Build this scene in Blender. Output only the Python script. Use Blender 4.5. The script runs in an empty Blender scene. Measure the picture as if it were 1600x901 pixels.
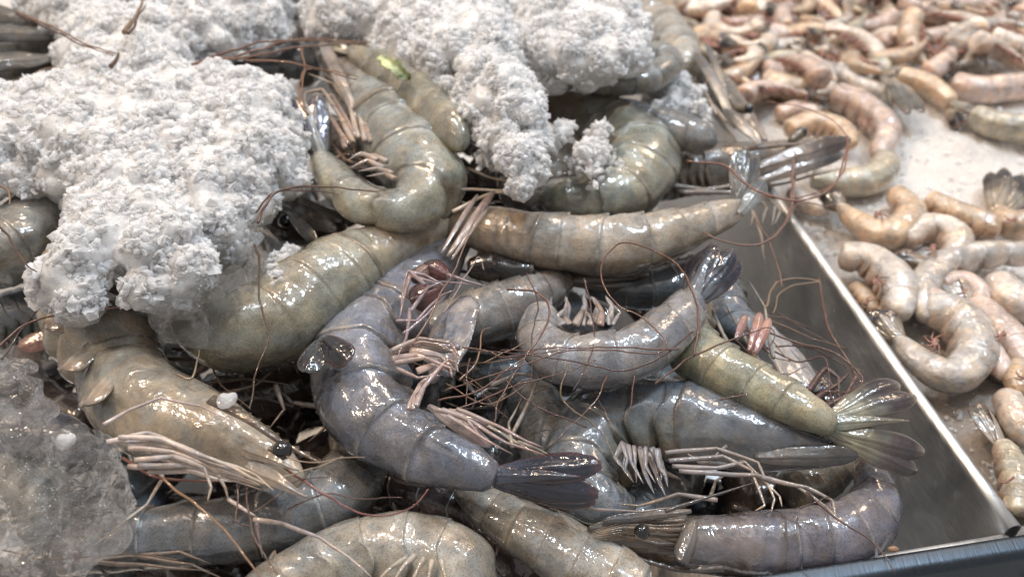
import bpy, math, random
import numpy as np
from mathutils import Vector, Matrix, noise
sc = bpy.context.scene
C = sc.collection
R = math.radians

# ------------------------------------------------------------------ camera
PITCH, HFOV, CH = R(41), R(62), 0.25          # the rim of the tray lies at z = 0
cam_d = bpy.data.cameras.new('camera'); cam = bpy.data.objects.new('camera', cam_d); C.objects.link(cam)
sc.camera = cam
cam.location = (0, 0, CH); cam.rotation_euler = (math.pi/2 - PITCH, 0, 0)
cam_d.sensor_width = 36; cam_d.angle = HFOV; cam_d.clip_start = .01; cam_d.clip_end = 50
cam_d.dof.use_dof = True; cam_d.dof.focus_distance = .275; cam_d.dof.aperture_fstop = 10.5
# ------------------------------------------------------------------ light and exposure
w = bpy.data.worlds.new('World'); sc.world = w; w.use_nodes = True
bg = w.node_tree.nodes['Background']; bg.inputs[0].default_value = (1, .965, .94, 1); bg.inputs[1].default_value = .49
def lamp(name, loc, target, size, size_y, power, col):
    l = bpy.data.lights.new(name, 'AREA'); l.shape = 'RECTANGLE'; l.size = size; l.size_y = size_y
    l.energy = power; l.color = col
    o = bpy.data.objects.new(name, l); C.objects.link(o); o.location = loc
    o.rotation_euler = (Vector(target) - Vector(loc)).to_track_quat('-Z', 'Y').to_euler()
lamp('warm_lamp', (-.55, .62, 1.15), (-.05, .25, 0), .09, .05, 7, (1, .73, .50))
lamp('warm_lamp', (-.10, 1.10, 1.10), (0, .3, 0), .07, .04, 5, (1, .78, .58))
lamp('cool_lamp', (.55, .55, 1.15), (.02, .25, 0), .14, .035, 8, (.70, .85, 1))
lamp('warm_lamp', (-.75, .15, 1.0), (0, .25, 0), .05, .05, 3.0, (1, .74, .50))
lamp('cool_lamp', (.25, .85, 1.25), (0, .25, 0), .05, .22, 5, (.78, .90, 1))
lamp('cool_lamp', (-.30, .50, 1.3), (0, .25, 0), .04, .16, 3.5, (.85, .93, 1))
lamp('soft_lamp', (.1, .15, 1.5), (0, .3, 0), 1.0, .5, 2, (1, .93, .86))
lamp('warm_lamp', (.9, 1.3, 1.2), (.3, .6, 0), .25, .25, 4.5, (1, .74, .52))
sc.view_settings.view_transform = 'Standard'; sc.view_settings.look = 'None'
sc.view_settings.exposure = -0.22; sc.view_settings.gamma = 1
sc.cycles.use_denoising = True
sc.cycles.max_bounces = 12; sc.cycles.transparent_max_bounces = 24
sc.cycles.caustics_reflective = False; sc.cycles.caustics_refractive = False

# ------------------------------------------------------------------ helpers
F = 800 / math.tan(HFOV/2)
cp, sp = math.cos(PITCH), math.sin(PITCH)
def W(px, py, z=0.0):
    x = (px-800)/F; y = -(py-450.5)/F
    d = Vector((x, cp + y*sp, -sp + y*cp))
    return Vector((0, 0, CH)) + d * ((z-CH)/d.z)
def S(px, py, z=0.0):                          # metres per photo pixel there
    v = W(px, py, z) - Vector((0, 0, CH))
    return (v.y*cp - v.z*sp) / F
def tag(o, label=None, cat=None, group=None, kind=None):
    if label: o['label'] = label
    if cat: o['category'] = cat
    if group: o['group'] = group
    if kind: o['kind'] = kind
    return o
def empty(name, loc):
    o = bpy.data.objects.new(name, None); C.objects.link(o); o.location = loc; o.empty_display_size = .01
    return o
def mesh_obj(name, V, Fc, mat, parent=None, cols=None, smooth=True, origin=None):
    if origin is None: origin = parent.location if parent is not None and parent.parent is None else Vector((0, 0, 0))
    if parent is not None and parent.parent is not None: origin = parent.parent.location
    m = bpy.data.meshes.new(name)
    m.from_pydata([tuple(Vector(v)-origin) for v in V], [], Fc)
    m.update()
    if smooth: m.polygons.foreach_set('use_smooth', [True]*len(m.polygons))
    if cols is not None:
        a = m.color_attributes.new('Col', 'FLOAT_COLOR', 'POINT')
        a.data.foreach_set('color', np.array([(c[0], c[1], c[2], 1) for c in cols], dtype=np.float32).ravel())
    m.materials.append(mat)
    o = bpy.data.objects.new(name, m); C.objects.link(o)
    if parent is not None: o.parent = parent
    else: o.location = origin
    return o
def lerp(a, b, t): return a + (b-a)*t
def mixc(a, b, t):
    t = max(0., min(1., t)); return tuple(a[i] + (b[i]-a[i])*t for i in range(3))
def ss(a, b, x):
    t = max(0., min(1., (x-a)/(b-a))); return t*t*(3-2*t)
def catmull(P, n):
    """P: list of tuples (any dimension); n samples evenly spaced in arc length of the first three values"""
    P = np.array(P, dtype=float)
    if len(P) == 2: P = np.array([P[0], (P[0]+P[1])/2, P[1]])
    Q = np.vstack([2*P[0]-P[1], P, 2*P[-1]-P[-2]])
    out = []
    for i in range(1, len(Q)-2):
        for k in range(16):
            t = k/16
            out.append(.5*((2*Q[i]) + (-Q[i-1]+Q[i+1])*t + (2*Q[i-1]-5*Q[i]+4*Q[i+1]-Q[i+2])*t*t + (-Q[i-1]+3*Q[i]-3*Q[i+1]+Q[i+2])*t**3))
    out.append(Q[-2]); out = np.array(out)
    s = np.concatenate([[0], np.cumsum(np.linalg.norm(np.diff(out[:, :3], axis=0), axis=1))])
    if s[-1] <= 0: s = np.linspace(0, 1, len(out))
    ts = np.linspace(0, s[-1], n)
    return np.stack([np.interp(ts, s, out[:, j]) for j in range(out.shape[1])], 1), s[-1]
def srgb(r, g, b, k=1.0, d=.52):
    m = (r+g+b)/3; r, g, b = (x+(m-x)*d for x in (r, g, b))
    return tuple(k*((c/255+.055)/1.055)**2.4 if c > 10 else c/255/12.92 for c in (r, g, b))

# ------------------------------------------------------------------ materials
def mat(name):
    m = bpy.data.materials.new(name); m.use_nodes = True
    nt = m.node_tree; b = nt.nodes['Principled BSDF']
    return m, nt, b, nt.nodes, nt.links
def math_node(nt, op, a, b=None, clamp=False):
    n = nt.nodes.new('ShaderNodeMath'); n.operation = op; n.use_clamp = clamp
    for i, v in enumerate((a, b)):
        if v is None: continue
        if isinstance(v, (int, float)): n.inputs[i].default_value = v
        else: nt.links.new(v, n.inputs[i])
    return n.outputs[0]
def noise_node(nt, vec, scale, detail=3, rough=.55, dist=0):
    n = nt.nodes.new('ShaderNodeTexNoise'); n.inputs['Scale'].default_value = scale
    n.inputs['Detail'].default_value = detail; n.inputs['Roughness'].default_value = rough
    n.inputs['Distortion'].default_value = dist
    nt.links.new(vec, n.inputs['Vector']); return n.outputs['Fac']
def ramp(nt, fac, a, b, c0, c1):
    n = nt.nodes.new('ShaderNodeMapRange'); n.inputs[1].default_value = a; n.inputs[2].default_value = b
    n.inputs[3].default_value = c0; n.inputs[4].default_value = c1; nt.links.new(fac, n.inputs[0]); return n.outputs[0]
def mulc(nt, col, fac):
    n = nt.nodes.new('ShaderNodeVectorMath'); n.operation = 'SCALE'
    nt.links.new(col, n.inputs[0]); nt.links.new(fac, n.inputs['Scale']); return n.outputs[0]
def shell_mat(name, dots=.48, sss=.5, bump=.35, rough=.26, coat=1.0, rnd=0.0, bscale=1.0, radius=.003):
    m, nt, b, N, L = mat(name)
    geo = N.new('ShaderNodeTexCoord').outputs['Object']
    col = N.new('ShaderNodeAttribute'); col.attribute_name = 'Col'; col = col.outputs['Color']
    big = noise_node(nt, geo, 75*bscale, 3, .6)
    med = noise_node(nt, geo, 330*bscale, 4, .65)
    f1 = ramp(nt, big, .32, .66, .62, 1.18)
    f2 = ramp(nt, med, .25, .75, .84, 1.14)
    f = math_node(nt, 'MULTIPLY', f1, f2)
    if dots:
        v = N.new('ShaderNodeTexVoronoi'); v.inputs['Scale'].default_value = 1500; L.new(geo, v.inputs['Vector'])
        d = ramp(nt, v.outputs['Distance'], .15, .45, 1-dots, 1.04)
        f = math_node(nt, 'MULTIPLY', f, d)
    tn = N.new('ShaderNodeVectorMath'); tn.operation = 'MULTIPLY'; tn.inputs[1].default_value = (1.025, .99, 1.02); L.new(col, tn.inputs[0]); col = tn.outputs[0]
    # wandering warm and cool patches of pigment
    c = mulc(nt, col, f)
    hue = noise_node(nt, geo, 120*bscale, 2, .5, .6)
    mx = N.new('ShaderNodeMix'); mx.data_type = 'RGBA'; mx.blend_type = 'MULTIPLY'; mx.inputs[0].default_value = 1
    cr = N.new('ShaderNodeValToRGB'); L.new(hue, cr.inputs[0])
    cr.color_ramp.elements[0].position = .36; cr.color_ramp.elements[0].color = (.93, .99, 1.05, 1)
    cr.color_ramp.elements[1].position = .64; cr.color_ramp.elements[1].color = (1.07, 1.0, .90, 1)
    L.new(c, mx.inputs[6]); L.new(cr.outputs[0], mx.inputs[7]); c = mx.outputs[2]
    if rnd:
        oi = N.new('ShaderNodeObjectInfo'); rr = ramp(nt, oi.outputs['Random'], 0, 1, 1-rnd, 1+rnd)
        c = mulc(nt, c, rr)
    L.new(c, b.inputs['Base Color'])
    b.inputs['Subsurface Weight'].default_value = sss
    b.inputs['Subsurface Radius'].default_value = (1, .78, .62); b.inputs['Subsurface Scale'].default_value = radius
    b.inputs['IOR'].default_value = 1.42
    L.new(ramp(nt, med, .3, .7, rough*.65, rough*1.5), b.inputs['Roughness'])
    b.inputs['Coat Weight'].default_value = coat; b.inputs['Coat Roughness'].default_value = .045; b.inputs['Coat IOR'].default_value = 1.55
    w1 = noise_node(nt, geo, 140*bscale, 3, .5, .9); w2 = noise_node(nt, geo, 1100, 2, .5)
    hgt = math_node(nt, 'ADD', w1, math_node(nt, 'MULTIPLY', w2, .12))
    bp = N.new('ShaderNodeBump'); bp.inputs['Strength'].default_value = bump; bp.inputs['Distance'].default_value = .0030
    L.new(hgt, bp.inputs['Height']); L.new(bp.outputs[0], b.inputs['Normal'])
    bc_ = N.new('ShaderNodeBump'); bc_.inputs['Strength'].default_value = bump; bc_.inputs['Distance'].default_value = .003
    L.new(w1, bc_.inputs['Height']); L.new(bc_.outputs[0], b.inputs['Coat Normal'])
    return m
M_SHELL = shell_mat('shrimp_shell', bump=.20)
M_HEAD = shell_mat('carapace_shell', dots=.12, bump=.24, rough=.24)
M_TAIL = shell_mat('tail_shell', dots=0, sss=.12, bump=.25, rough=.2)
M_LEG = shell_mat('leg_shell', dots=0, sss=.3, bump=.2, rough=.3, coat=.5, radius=.001)
M_PEEL = shell_mat('small_shrimp_flesh', dots=0, sss=.85, bump=.4, rough=.2, rnd=.16, bscale=1.3, radius=.006)
def simple(name, col, rough=.3, metal=0, coat=0, bump=0, bs=500):
    m, nt, b, N, L = mat(name)
    b.inputs['Base Color'].default_value = (*col, 1); b.inputs['Roughness'].default_value = rough
    b.inputs['Metallic'].default_value = metal; b.inputs['Coat Weight'].default_value = coat
    if bump:
        geo = N.new('ShaderNodeTexCoord').outputs['Object']
        bp = N.new('ShaderNodeBump'); bp.inputs['Strength'].default_value = bump; bp.inputs['Distance'].default_value = .001
        L.new(noise_node(nt, geo, bs, 3), bp.inputs['Height']); L.new(bp.outputs[0], b.inputs['Normal'])
    return m
M_EYE = simple('eye_black', (.006, .006, .007), .06, coat=1)
def whisker_mat():
    m, nt, b, N, L = mat('antenna_red_brown')
    col = N.new('ShaderNodeAttribute'); col.attribute_name = 'Col'
    L.new(col.outputs['Color'], b.inputs['Base Color']); b.inputs['Roughness'].default_value = .3
    b.inputs['Coat Weight'].default_value = .3
    return m
M_WHISK = whisker_mat()
def steel(name, base, rough, scratch=True):
    m, nt, b, N, L = mat(name)
    geo = N.new('ShaderNodeTexCoord').outputs['Object']
    mp = N.new('ShaderNodeMapping'); mp.inputs['Scale'].default_value = (1, .06, 1); L.new(geo, mp.inputs[0])
    n1 = noise_node(nt, mp.outputs[0], 900, 3, .6)
    n2 = noise_node(nt, geo, 22, 4, .6, .4)
    b.inputs['Metallic'].default_value = 1
    rgb = N.new('ShaderNodeRGB'); rgb.outputs[0].default_value = (*base, 1)
    L.new(mulc(nt, rgb.outputs[0], math_node(nt, 'MULTIPLY', ramp(nt, n2, .3, .7, .78, 1.15), ramp(nt, n1, .3, .7, .9, 1.08))), b.inputs['Base Color'])
    r = math_node(nt, 'ADD', ramp(nt, n2, .3, .7, rough*.8, rough*1.3), ramp(nt, n1, .3, .7, -.04, .05))
    L.new(r, b.inputs['Roughness'])
    bp = N.new('ShaderNodeBump'); bp.inputs['Strength'].default_value = .3; bp.inputs['Distance'].default_value = .0005
    n4 = noise_node(nt, geo, 45, 3, .5)
    L.new(math_node(nt, 'ADD', n1, math_node(nt, 'MULTIPLY', n4, 1.2)), bp.inputs['Height']); L.new(bp.outputs[0], b.inputs['Normal'])
    return m
M_STEEL = steel('brushed_steel', (.66, .66, .66), .46)
M_RAIL = steel('rail_steel', (.075, .088, .105), .42)
def use_col(m, t):
    nt = m.node_tree; a = nt.nodes.new('ShaderNodeAttribute'); a.attribute_name = 'Col'
    for n in list(nt.nodes):
        if n.type == 'RGB': nt.links.new(a.outputs['Color'], [l for l in n.outputs[0].links][0].to_socket)
    return m
def ice_mat(name, clear, tint, rough=.3, bump=.6, sscale=.006, sss=.55, bdist=.0025):
    m, nt, b, N, L = mat(name)
    geo = N.new('ShaderNodeTexCoord').outputs['Object']
    n1 = noise_node(nt, geo, 90, 4, .6); n2 = noise_node(nt, geo, 700, 4, .7); n3 = noise_node(nt, geo, 2200, 2, .6)
    rgb = N.new('ShaderNodeRGB'); rgb.outputs[0].default_value = (*tint, 1)
    L.new(mulc(nt, rgb.outputs[0], ramp(nt, n2, .3, .7, .84, 1.06)), b.inputs['Base Color'])
    L.new(ramp(nt, n1, .35, .65, clear[0], clear[1]), b.inputs['Transmission Weight'])
    L.new(ramp(nt, n2, .35, .65, rough*.4, rough*1.6), b.inputs['Roughness'])
    b.inputs['IOR'].default_value = 1.31
    b.inputs['Subsurface Weight'].default_value = sss; b.inputs['Subsurface Radius'].default_value = (.95, 1, 1); b.inputs['Subsurface Scale'].default_value = sscale
    b.inputs['Coat Weight'].default_value = .7; b.inputs['Coat Roughness'].default_value = .04
    v = N.new('ShaderNodeTexVoronoi'); v.inputs['Scale'].default_value = 420; L.new(geo, v.inputs['Vector'])
    h = math_node(nt, 'ADD', math_node(nt, 'MULTIPLY', n2, 1.0), math_node(nt, 'MULTIPLY', n3, .35))
    h = math_node(nt, 'ADD', h, math_node(nt, 'MULTIPLY', v.outputs['Distance'], .7))
    bp = N.new('ShaderNodeBump'); bp.inputs['Strength'].default_value = bump; bp.inputs['Distance'].default_value = bdist
    L.new(h, bp.inputs['Height']); L.new(bp.outputs[0], b.inputs['Normal']); L.new(bp.outputs[0], b.inputs['Coat Normal'])
    return m
M_ICE = ice_mat('crushed_ice', (.05, .40), (.95, .945, .945), rough=.2, bump=.25, sscale=.010, sss=.7)
M_SNOW = ice_mat('packed_ice', (.0, .10), (.78, .75, .72), rough=.5, bump=.5); use_col(M_SNOW, 0)
def clear_mat(name, thru, bsc, bst, vein=.72, rough=.02, top=1.0):
    m, nt, b, N, L = mat(name); geo = N.new('ShaderNodeTexCoord').outputs['Object']
    b.inputs['Base Color'].default_value = (.98, .985, 1, 1); b.inputs['IOR'].default_value = 1.31
    n1 = noise_node(nt, geo, bsc, 2, .5, 1.2); n2 = noise_node(nt, geo, 130, 4, .7, .5)
    tr = ramp(nt, n2, .40, .62, top, vein)
    L.new(tr, b.inputs['Transmission Weight'])
    b.inputs['Roughness'].default_value = rough
    bp = N.new('ShaderNodeBump'); bp.inputs['Strength'].default_value = bst; bp.inputs['Distance'].default_value = .002
    L.new(n1, bp.inputs['Height']); L.new(bp.outputs[0], b.inputs['Normal'])
    t = N.new('ShaderNodeBsdfTransparent'); mx = N.new('ShaderNodeMixShader'); mx.inputs[0].default_value = thru
    out = [n for n in N if n.type == 'OUTPUT_MATERIAL'][0]
    L.new(b.outputs[0], mx.inputs[1]); L.new(t.outputs[0], mx.inputs[2]); L.new(mx.outputs[0], out.inputs[0]); return m
M_GRAIN = clear_mat('ice_grains', .54, 500, .3, .0, .05, .22)
M_CLEAR = clear_mat('clear_ice', .60, 150, .8, .88, .01)
M_PLATE = ice_mat('clear_shell_plate', (.35, .6), (.40, .42, .46), rough=.2, bump=.35)

# ------------------------------------------------------------------ geometry kit
def tube_geo(P, r, sides=7, flat=1.0):
    """P: n x 3, r: n radii -> verts, faces"""
    P = [Vector(p) for p in P]; n = len(P); V = []; Fc = []
    up = Vector((.13, -.4, .9))
    for i in range(n):
        T = (P[min(i+1, n-1)]-P[max(i-1, 0)]).normalized()
        A = T.cross(up)
        if A.length < 1e-4: A = T.cross(Vector((1, 0, 0)))
        A.normalize(); B = A.cross(T)
        for k in range(sides):
            a = 2*math.pi*k/sides
            V.append(P[i] + (A*math.cos(a) + B*math.sin(a)*flat)*r[i])
    for i in range(n-1):
        for k in range(sides):
            Fc.append((i*sides+k, i*sides+(k+1) % sides, (i+1)*sides+(k+1) % sides, (i+1)*sides+k))
    Fc.append(tuple(range(sides-1, -1, -1))); Fc.append(tuple((n-1)*sides+k for k in range(sides)))
    return V, Fc
class Geo:
    def __init__(s): s.V = []; s.F = []; s.c = []
    def add(s, V, Fc, cols):
        o = len(s.V); s.V += list(V); s.F += [tuple(i+o for i in f) for f in Fc]
        s.c += cols if isinstance(cols, list) else [cols]*len(V)
    def build(s, name, m, parent=None, origin=None, smooth=True): return mesh_obj(name, s.V, s.F, m, parent, s.c, smooth, origin)
RB = srgb(120, 62, 40)
def strand(pts, r0=.0005, r1=.00015, n=None, wob=.0013, seed=0):
    A, ln = catmull([tuple(p) for p in pts], n or max(12, int(14*len(pts))))
    rn = random.Random(seed); ph = rn.random()*10
    P = []
    for i, a in enumerate(A):
        q = Vector(a[:3]); q += Vector(noise.noise_vector(q*55+Vector((ph, 0, 0))))*wob + Vector(noise.noise_vector(q*190+Vector((ph, 0, 0))))*wob*.3
        P.append(q)
    return P, [lerp(r0, r1, (i/(len(P)-1))**1.3) for i in range(len(P))]
def antenna(parent, px, z, r=1.5, col=RB, name='antenna', seed=None, z1=None):
    mc = sum(col)/3; col = tuple(max(.004, (mc+(c_-mc)*1.25)*.80) for c_ in col); r *= 1.0
    """px: photo pixels of the whisker, root first; r in photo pixels"""
    k = len(px); pts = []
    for i, p in enumerate(px):
        zz = lerp(z, z if z1 is None else z1, i/(k-1)) + (p[2] if len(p) > 2 else 0)
        pts.append(W(p[0], p[1], zz))
    s = S(px[0][0], px[0][1], z)
    P, r_ = strand(pts, r*s, r*s*.45, seed=seed if seed is not None else int(px[0][0]*7+px[0][1]))
    V, Fc = tube_geo(P, r_, 6)
    n = len(P); cols = []
    for i in range(n):
        c = mixc(col, tuple(x*1.25 for x in col), .5+.9*noise.noise(P[i]*300))
        cols += [c]*6
    g = Geo(); g.add(V, Fc, cols); return g.build(name, M_WHISK, parent)
LEGC = srgb(186, 166, 150)
def leg(parent, px, z, r=6,  col=LEGC, name='walking_leg', tipc=None, flat=.8, z1=None):
    """jointed limb: px = joints in photo pixels; swells between the joints, narrows at them"""
    r = r*.62; k = len(px)
    pts = [W(p[0], p[1], lerp(z, z if z1 is None else z1, i/(k-1)) + (p[2] if len(p) > 2 else 0)) for i, p in enumerate(px)]
    s = S(px[0][0], px[0][1], z); P = []; rr = []; cols = []
    for i in range(k-1):
        m = 9
        for j in range(m + (1 if i == k-2 else 0)):
            t = j/m; q = pts[i].lerp(pts[i+1], t)
            q += Vector(noise.noise_vector(q*90))*.0005
            P.append(q); g = (i+t)/(k-1)
            base = lerp(r, r*.28, g**.9)*s
            rr.append(base*(.86 + .20*math.sin(math.pi*min(1, t*1.02))**.8) if not (i == k-2 and t > .5) else base*lerp(1.05, .3, (t-.5)*2))
            c = mixc(col, tipc or tuple(x*.8 for x in col), g)
            jt = 1-ss(0, .14, min(t, 1-t))
            c = mixc(c, tuple(x*.72 for x in col), jt*.6)
            cols += [tuple(x*(1+.25*noise.noise(q*500)) for x in c)]*8
    V, Fc = tube_geo(P, rr, 8, flat)
    g = Geo(); g.add(V, Fc, cols); return g.build(name, M_LEG, parent)

def blade_geo(g, base, Fd, Sp, Nf, length, width, c0, c1, edge, pointed=.0, cup=.25, thick=.00035, seed=0, dark0=.35):
    nu, nv = 18, 11; off = Vector((noise.noise(base*321), noise.noise(base*123), seed*.7))
    top = []; cols = []
    for i in range(nu):
        u = i/(nu-1)
        wv = (math.sin(math.pi*min(1, u*.62+.10))**.8) * (1 - max(0, (u-.72)/.28)**2.2*(.92 if not pointed else .98))**.5
        if pointed: wv = lerp(1, .06, u**1.1)*(.7+.3*ss(0, .15, u))
        for j in range(nv):
            v = j/(nv-1)*2-1
            p = base + Fd*(u*length) + Sp*(v*wv*width*.5) + Nf*(-cup*width*.5*(v*v)*wv + (.10*width*math.exp(-(v/.14)**2)) * (1-u*.7) + .02*width*math.cos(v*14)*(1-u) + .10*length*math.sin(u*2.2))
            p += Vector(noise.noise_vector(p*110+off))*width*.07
            top.append(p)
            c = mixc(c0, c1, ss(dark0, min(1, dark0+.42), u + .12*noise.noise(p*260)))
            c = mixc(c, tuple(x*1.9+.03 for x in c), math.exp(-((abs(v)-.42)/.09)**2)*.35*(1-u*.5))
            c = mixc(c, tuple(x*1.7+.02 for x in c), math.exp(-(v/.12)**2)*.5)
            e = max(ss(.80, 1., abs(v)), ss(.90, 1., u))
            c = mixc(c, edge, e*.85)
            cols.append(c)
    n = len(top); bot = [p - Nf*thick for p in top]
    V = top+bot; cols = cols+cols; Fc = []
    for i in range(nu-1):
        for j in range(nv-1):
            a = i*nv+j; Fc.append((a, a+1, a+nv+1, a+nv)); Fc.append((n+a, n+a+nv, n+a+nv+1, n+a+1))
    rim = [j for j in range(nv)] + [i*nv+nv-1 for i in range(1, nu)] + [(nu-1)*nv+j for j in range(nv-2, -1, -1)] + [i*nv for i in range(nu-2, 0, -1)]
    for a, b in zip(rim, rim[1:]+rim[:1]): Fc.append((b, a, n+a, n+b))
    g.add(V, Fc, cols)

SEG = [1.0, .95, 1.05, 1.0, .85, 1.35]
def ring_frame(P, i, d, tilt):
    n = len(P); T = (P[min(i+1, n-1)]-P[max(i-1, 0)]).normalized()
    D = T.cross(Vector((0, 0, 1)))*d
    if D.length < 1e-5: D = Vector((1, 0, 0))
    D.normalize(); U = D.cross(T).normalized()
    if U.z < 0: U = -U
    D = (D*math.cos(tilt) + U*math.sin(tilt)).normalized()
    return T, D, T.cross(D).normalized()

class Pal:
    def __init__(s, main, belly=None, back=None, head=None, band=.68, tail0=None, tail1=None, edge=None):
        s.main = main; s.belly = belly or mixc(main, srgb(190, 180, 130), .4); s.back = back or tuple(x*.75 for x in main)
        s.head = head or mixc(main, srgb(160, 120, 85), .45); s.band = band
        s.tail0 = tail0 or mixc(main, srgb(150, 150, 110), .4); s.tail1 = tail1 or srgb(48, 52, 74); s.edge = edge or srgb(140, 120, 90)

def shrimp_parts(root, A, d, tilt, pal,  cara=0.0, tail=None, seed=0, mats=(M_SHELL, M_HEAD, M_TAIL), rings=110, around=40,
                 spread=1.0, ventral=.9, fan_n=None, tail_w=1.0, swim=0, detail=1.0, lat=.80, tilt1=None, tail_parts=True, headless=True, spn=None, swimc=None, tdark=.35, seam=1.0):
    """A: dense samples (x, y, z, r) head to tail."""
    rn = random.Random(seed); n = len(A)
    P = [Vector(a[:3]) for a in A]; rad = [a[3] for a in A]
    so = Vector((seed*1.7 % 13, seed*.37 % 7, 0))
    t1 = tilt if tilt1 is None else tilt1
    tl = lambda u: lerp(tilt, t1, u)
    tot = sum(SEG); edges = [0]
    for s_ in SEG: edges.append(edges[-1]+s_/tot)
    c0 = cara
    abd0 = max(0, c0-.03)
    def body(name, ta, tb, is_car, mtl):
        m = int(rings*(tb-ta))+6 if not is_car else max(16, int(rings*(tb-ta)*.8)+6)
        g = Geo(); us = []
        if is_car: us = [i/(m-1) for i in range(m)]
        else:
            # denser rings at the steps between the segments
            for si in range(6):
                a, b = edges[si], edges[si+1]; k = max(8, m//6)
                for j in range(k):
                    q = j/k; us.append(a + (b-a)*(q))
                us.append(a+(b-a)*.992)
            us.append(1.)
        V = []; cols = []
        for u in us:
            t = ta + (tb-ta)*u; f = t*(n-1); i0 = min(n-2, int(f)); fr = f-i0
            T1v, D, Lt = ring_frame(P, i0+ (1 if fr > .5 else 0), d, tl(t))
            c = P[i0].lerp(P[i0+1], fr); r = lerp(rad[i0], rad[i0+1], fr)
            # smoothing of the frame
            T2, D2, L2 = ring_frame(P, min(n-1, i0+1), d, tl(t)); T1, D1, L1 = ring_frame(P, i0, d, tl(t))
            D = D1.lerp(D2, fr).normalized(); Lt = L1.lerp(L2, fr).normalized()
            if is_car:
                seg, q = 0, u; step = lerp(1.0, 1.05, ss(.85, 1, u))*(1 - (0 if u > .02 else .0))
                step *= 1 - .035*math.exp(-((u-.93)/.02)**2)
                if u < .06 and headless: step *= ss(-.06, .06, u)*.5+.5
            else:
                seg = max(k for k in range(6) if u >= edges[k]-1e-9); q = (u-edges[seg])/(edges[seg+1]-edges[seg])
                step = 1 - .016*seam + .034*seam*q**1.5
                if seg == 5: step = lerp(.985, .96, q)
                if u < .03 and cara == 0: step *= .35+.65*(u/.03)**.5
                if u > .88: step *= 1-.22*ss(.88, .99, u)
                if u > .975: step *= 1-.45*((u-.975)/.025)**2
            for k in range(around):
                a = 2*math.pi*k/around; ca, sa = math.cos(a), math.sin(a)
                vent = max(0, -ca); kd = 1.0 if ca > 0 else ventral
                kl = lat*(1-.22*vent**2)
                if is_car: kl = lat*(1-.42*vent**1.6)*(1.0)
                else:
                    sc_ = (.34*max(0, 1-2*q)**2 + .26*max(0, 2*q-1)**3)*ss(.2, .85, vent)
                    if seg == 5: sc_ *= .3
                    kd *= 1-sc_
                    fl = 1 + seam*.09*ss(-.35, .7, -ca)*(q**2-.35); kd *= fl; kl *= fl
                    kd *= 1 + .03*ss(.9, 1, ca)          # a faint keel
                p = c + D*(r*step*kd*ca) + Lt*(r*step*kl*sa)
                if not is_car: p += T1v*(r*(.20*math.sin(math.pi*min(1, max(0, (vent))))-.10*max(0, ca)))*min(1, 12*u)*min(1, 12*(1-u))
                else: p += T1v*(r*.22*(1-abs(ca+.2)))*ss(.5, 1, u)*(1 if cara < .93 else 0)
                nrm = (D*ca + Lt*sa)
                w1 = noise.noise(p*75+so)*.07 + noise.noise(p*190+so)*.02
                p += nrm*(r*w1*detail)
                V.append(p)
                nz = noise.noise(p*70+so*2); nz2 = noise.noise(p*180+so*3)
                if is_car:
                    cc = mixc(pal.head, pal.main, ss(.35, 1.0, u+.3*nz))
                    cc = mixc(cc, pal.belly, vent*.35)
                    cc = mixc(cc, tuple(x*.55 for x in pal.head), ss(.15, .55, nz2)*.55)
                    gr = math.exp(-((ca-.15-.5*(u-.5))/.07)**2)*ss(.1, .3, u)*(1-ss(.75, .9, u))
                    cc = mixc(cc, tuple(x*.6 for x in cc), gr*.5)
                    if u > .965: cc = mixc(cc, srgb(120, 85, 50), .5)
                else:
                    cc = mixc(pal.main, pal.back, max(0, ca)**2*.8+.3*nz)
                    cc = mixc(cc, pal.belly, ss(.0, .85, vent)*.75)
                    bd = ss(.5, .95, q+.25*nz)*(1-ss(.965, 1, q))
                    cc = mixc(cc, tuple(x*pal.band for x in cc), bd*(.45+.5*nz2)*seam)
                    cc = mixc(cc, tuple(min(1, x*1.3+.01) for x in cc), math.exp(-((q-.12)/.10)**2)*.6*seam)
                    if seg < 5 and q > .955: cc = mixc(cc, mixc(srgb(96, 82, 60), srgb(206, 196, 168), ss(.1, .5, nz2+.3)), .5*seam)
                    ed = ss(.80, 1, vent); cc = mixc(cc, mixc(pal.edge, srgb(205, 190, 165), .5), ed*.55)
                    cc = mixc(cc, tuple(x*.45 for x in cc), ss(.975, 1, ca)*.5*ss(-.2, .3, nz2+.2))
                    hx = ((abs(ca+.18))/.10)**2 + ((q-.96)/.07)**2 if seg < 5 else 9
                    if hx < 1 and (sa > 0 or True): cc = mixc(cc, (.02, .025, .015), .75*(1-hx)+.3*nz2)
                cols.append(tuple(max(.004, x) for x in cc))
        m2 = len(us); Fc = []
        for i in range(m2-1):
            for k in range(around):
                Fc.append((i*around+k, i*around+(k+1) % around, (i+1)*around+(k+1) % around, (i+1)*around+k))
        Fc.append(tuple(range(around-1, -1, -1))); Fc.append(tuple((m2-1)*around+k for k in range(around)))
        g.add(V, Fc, cols); return g.build(name, mtl, root)
    body('abdomen', abd0, 1.0, False, mats[0])
    if cara: body('carapace', 0, c0+.012, True, mats[1])
    T, D, Lt = ring_frame(P, n-1, d, tl(1)); rt = rad[-1]
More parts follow.
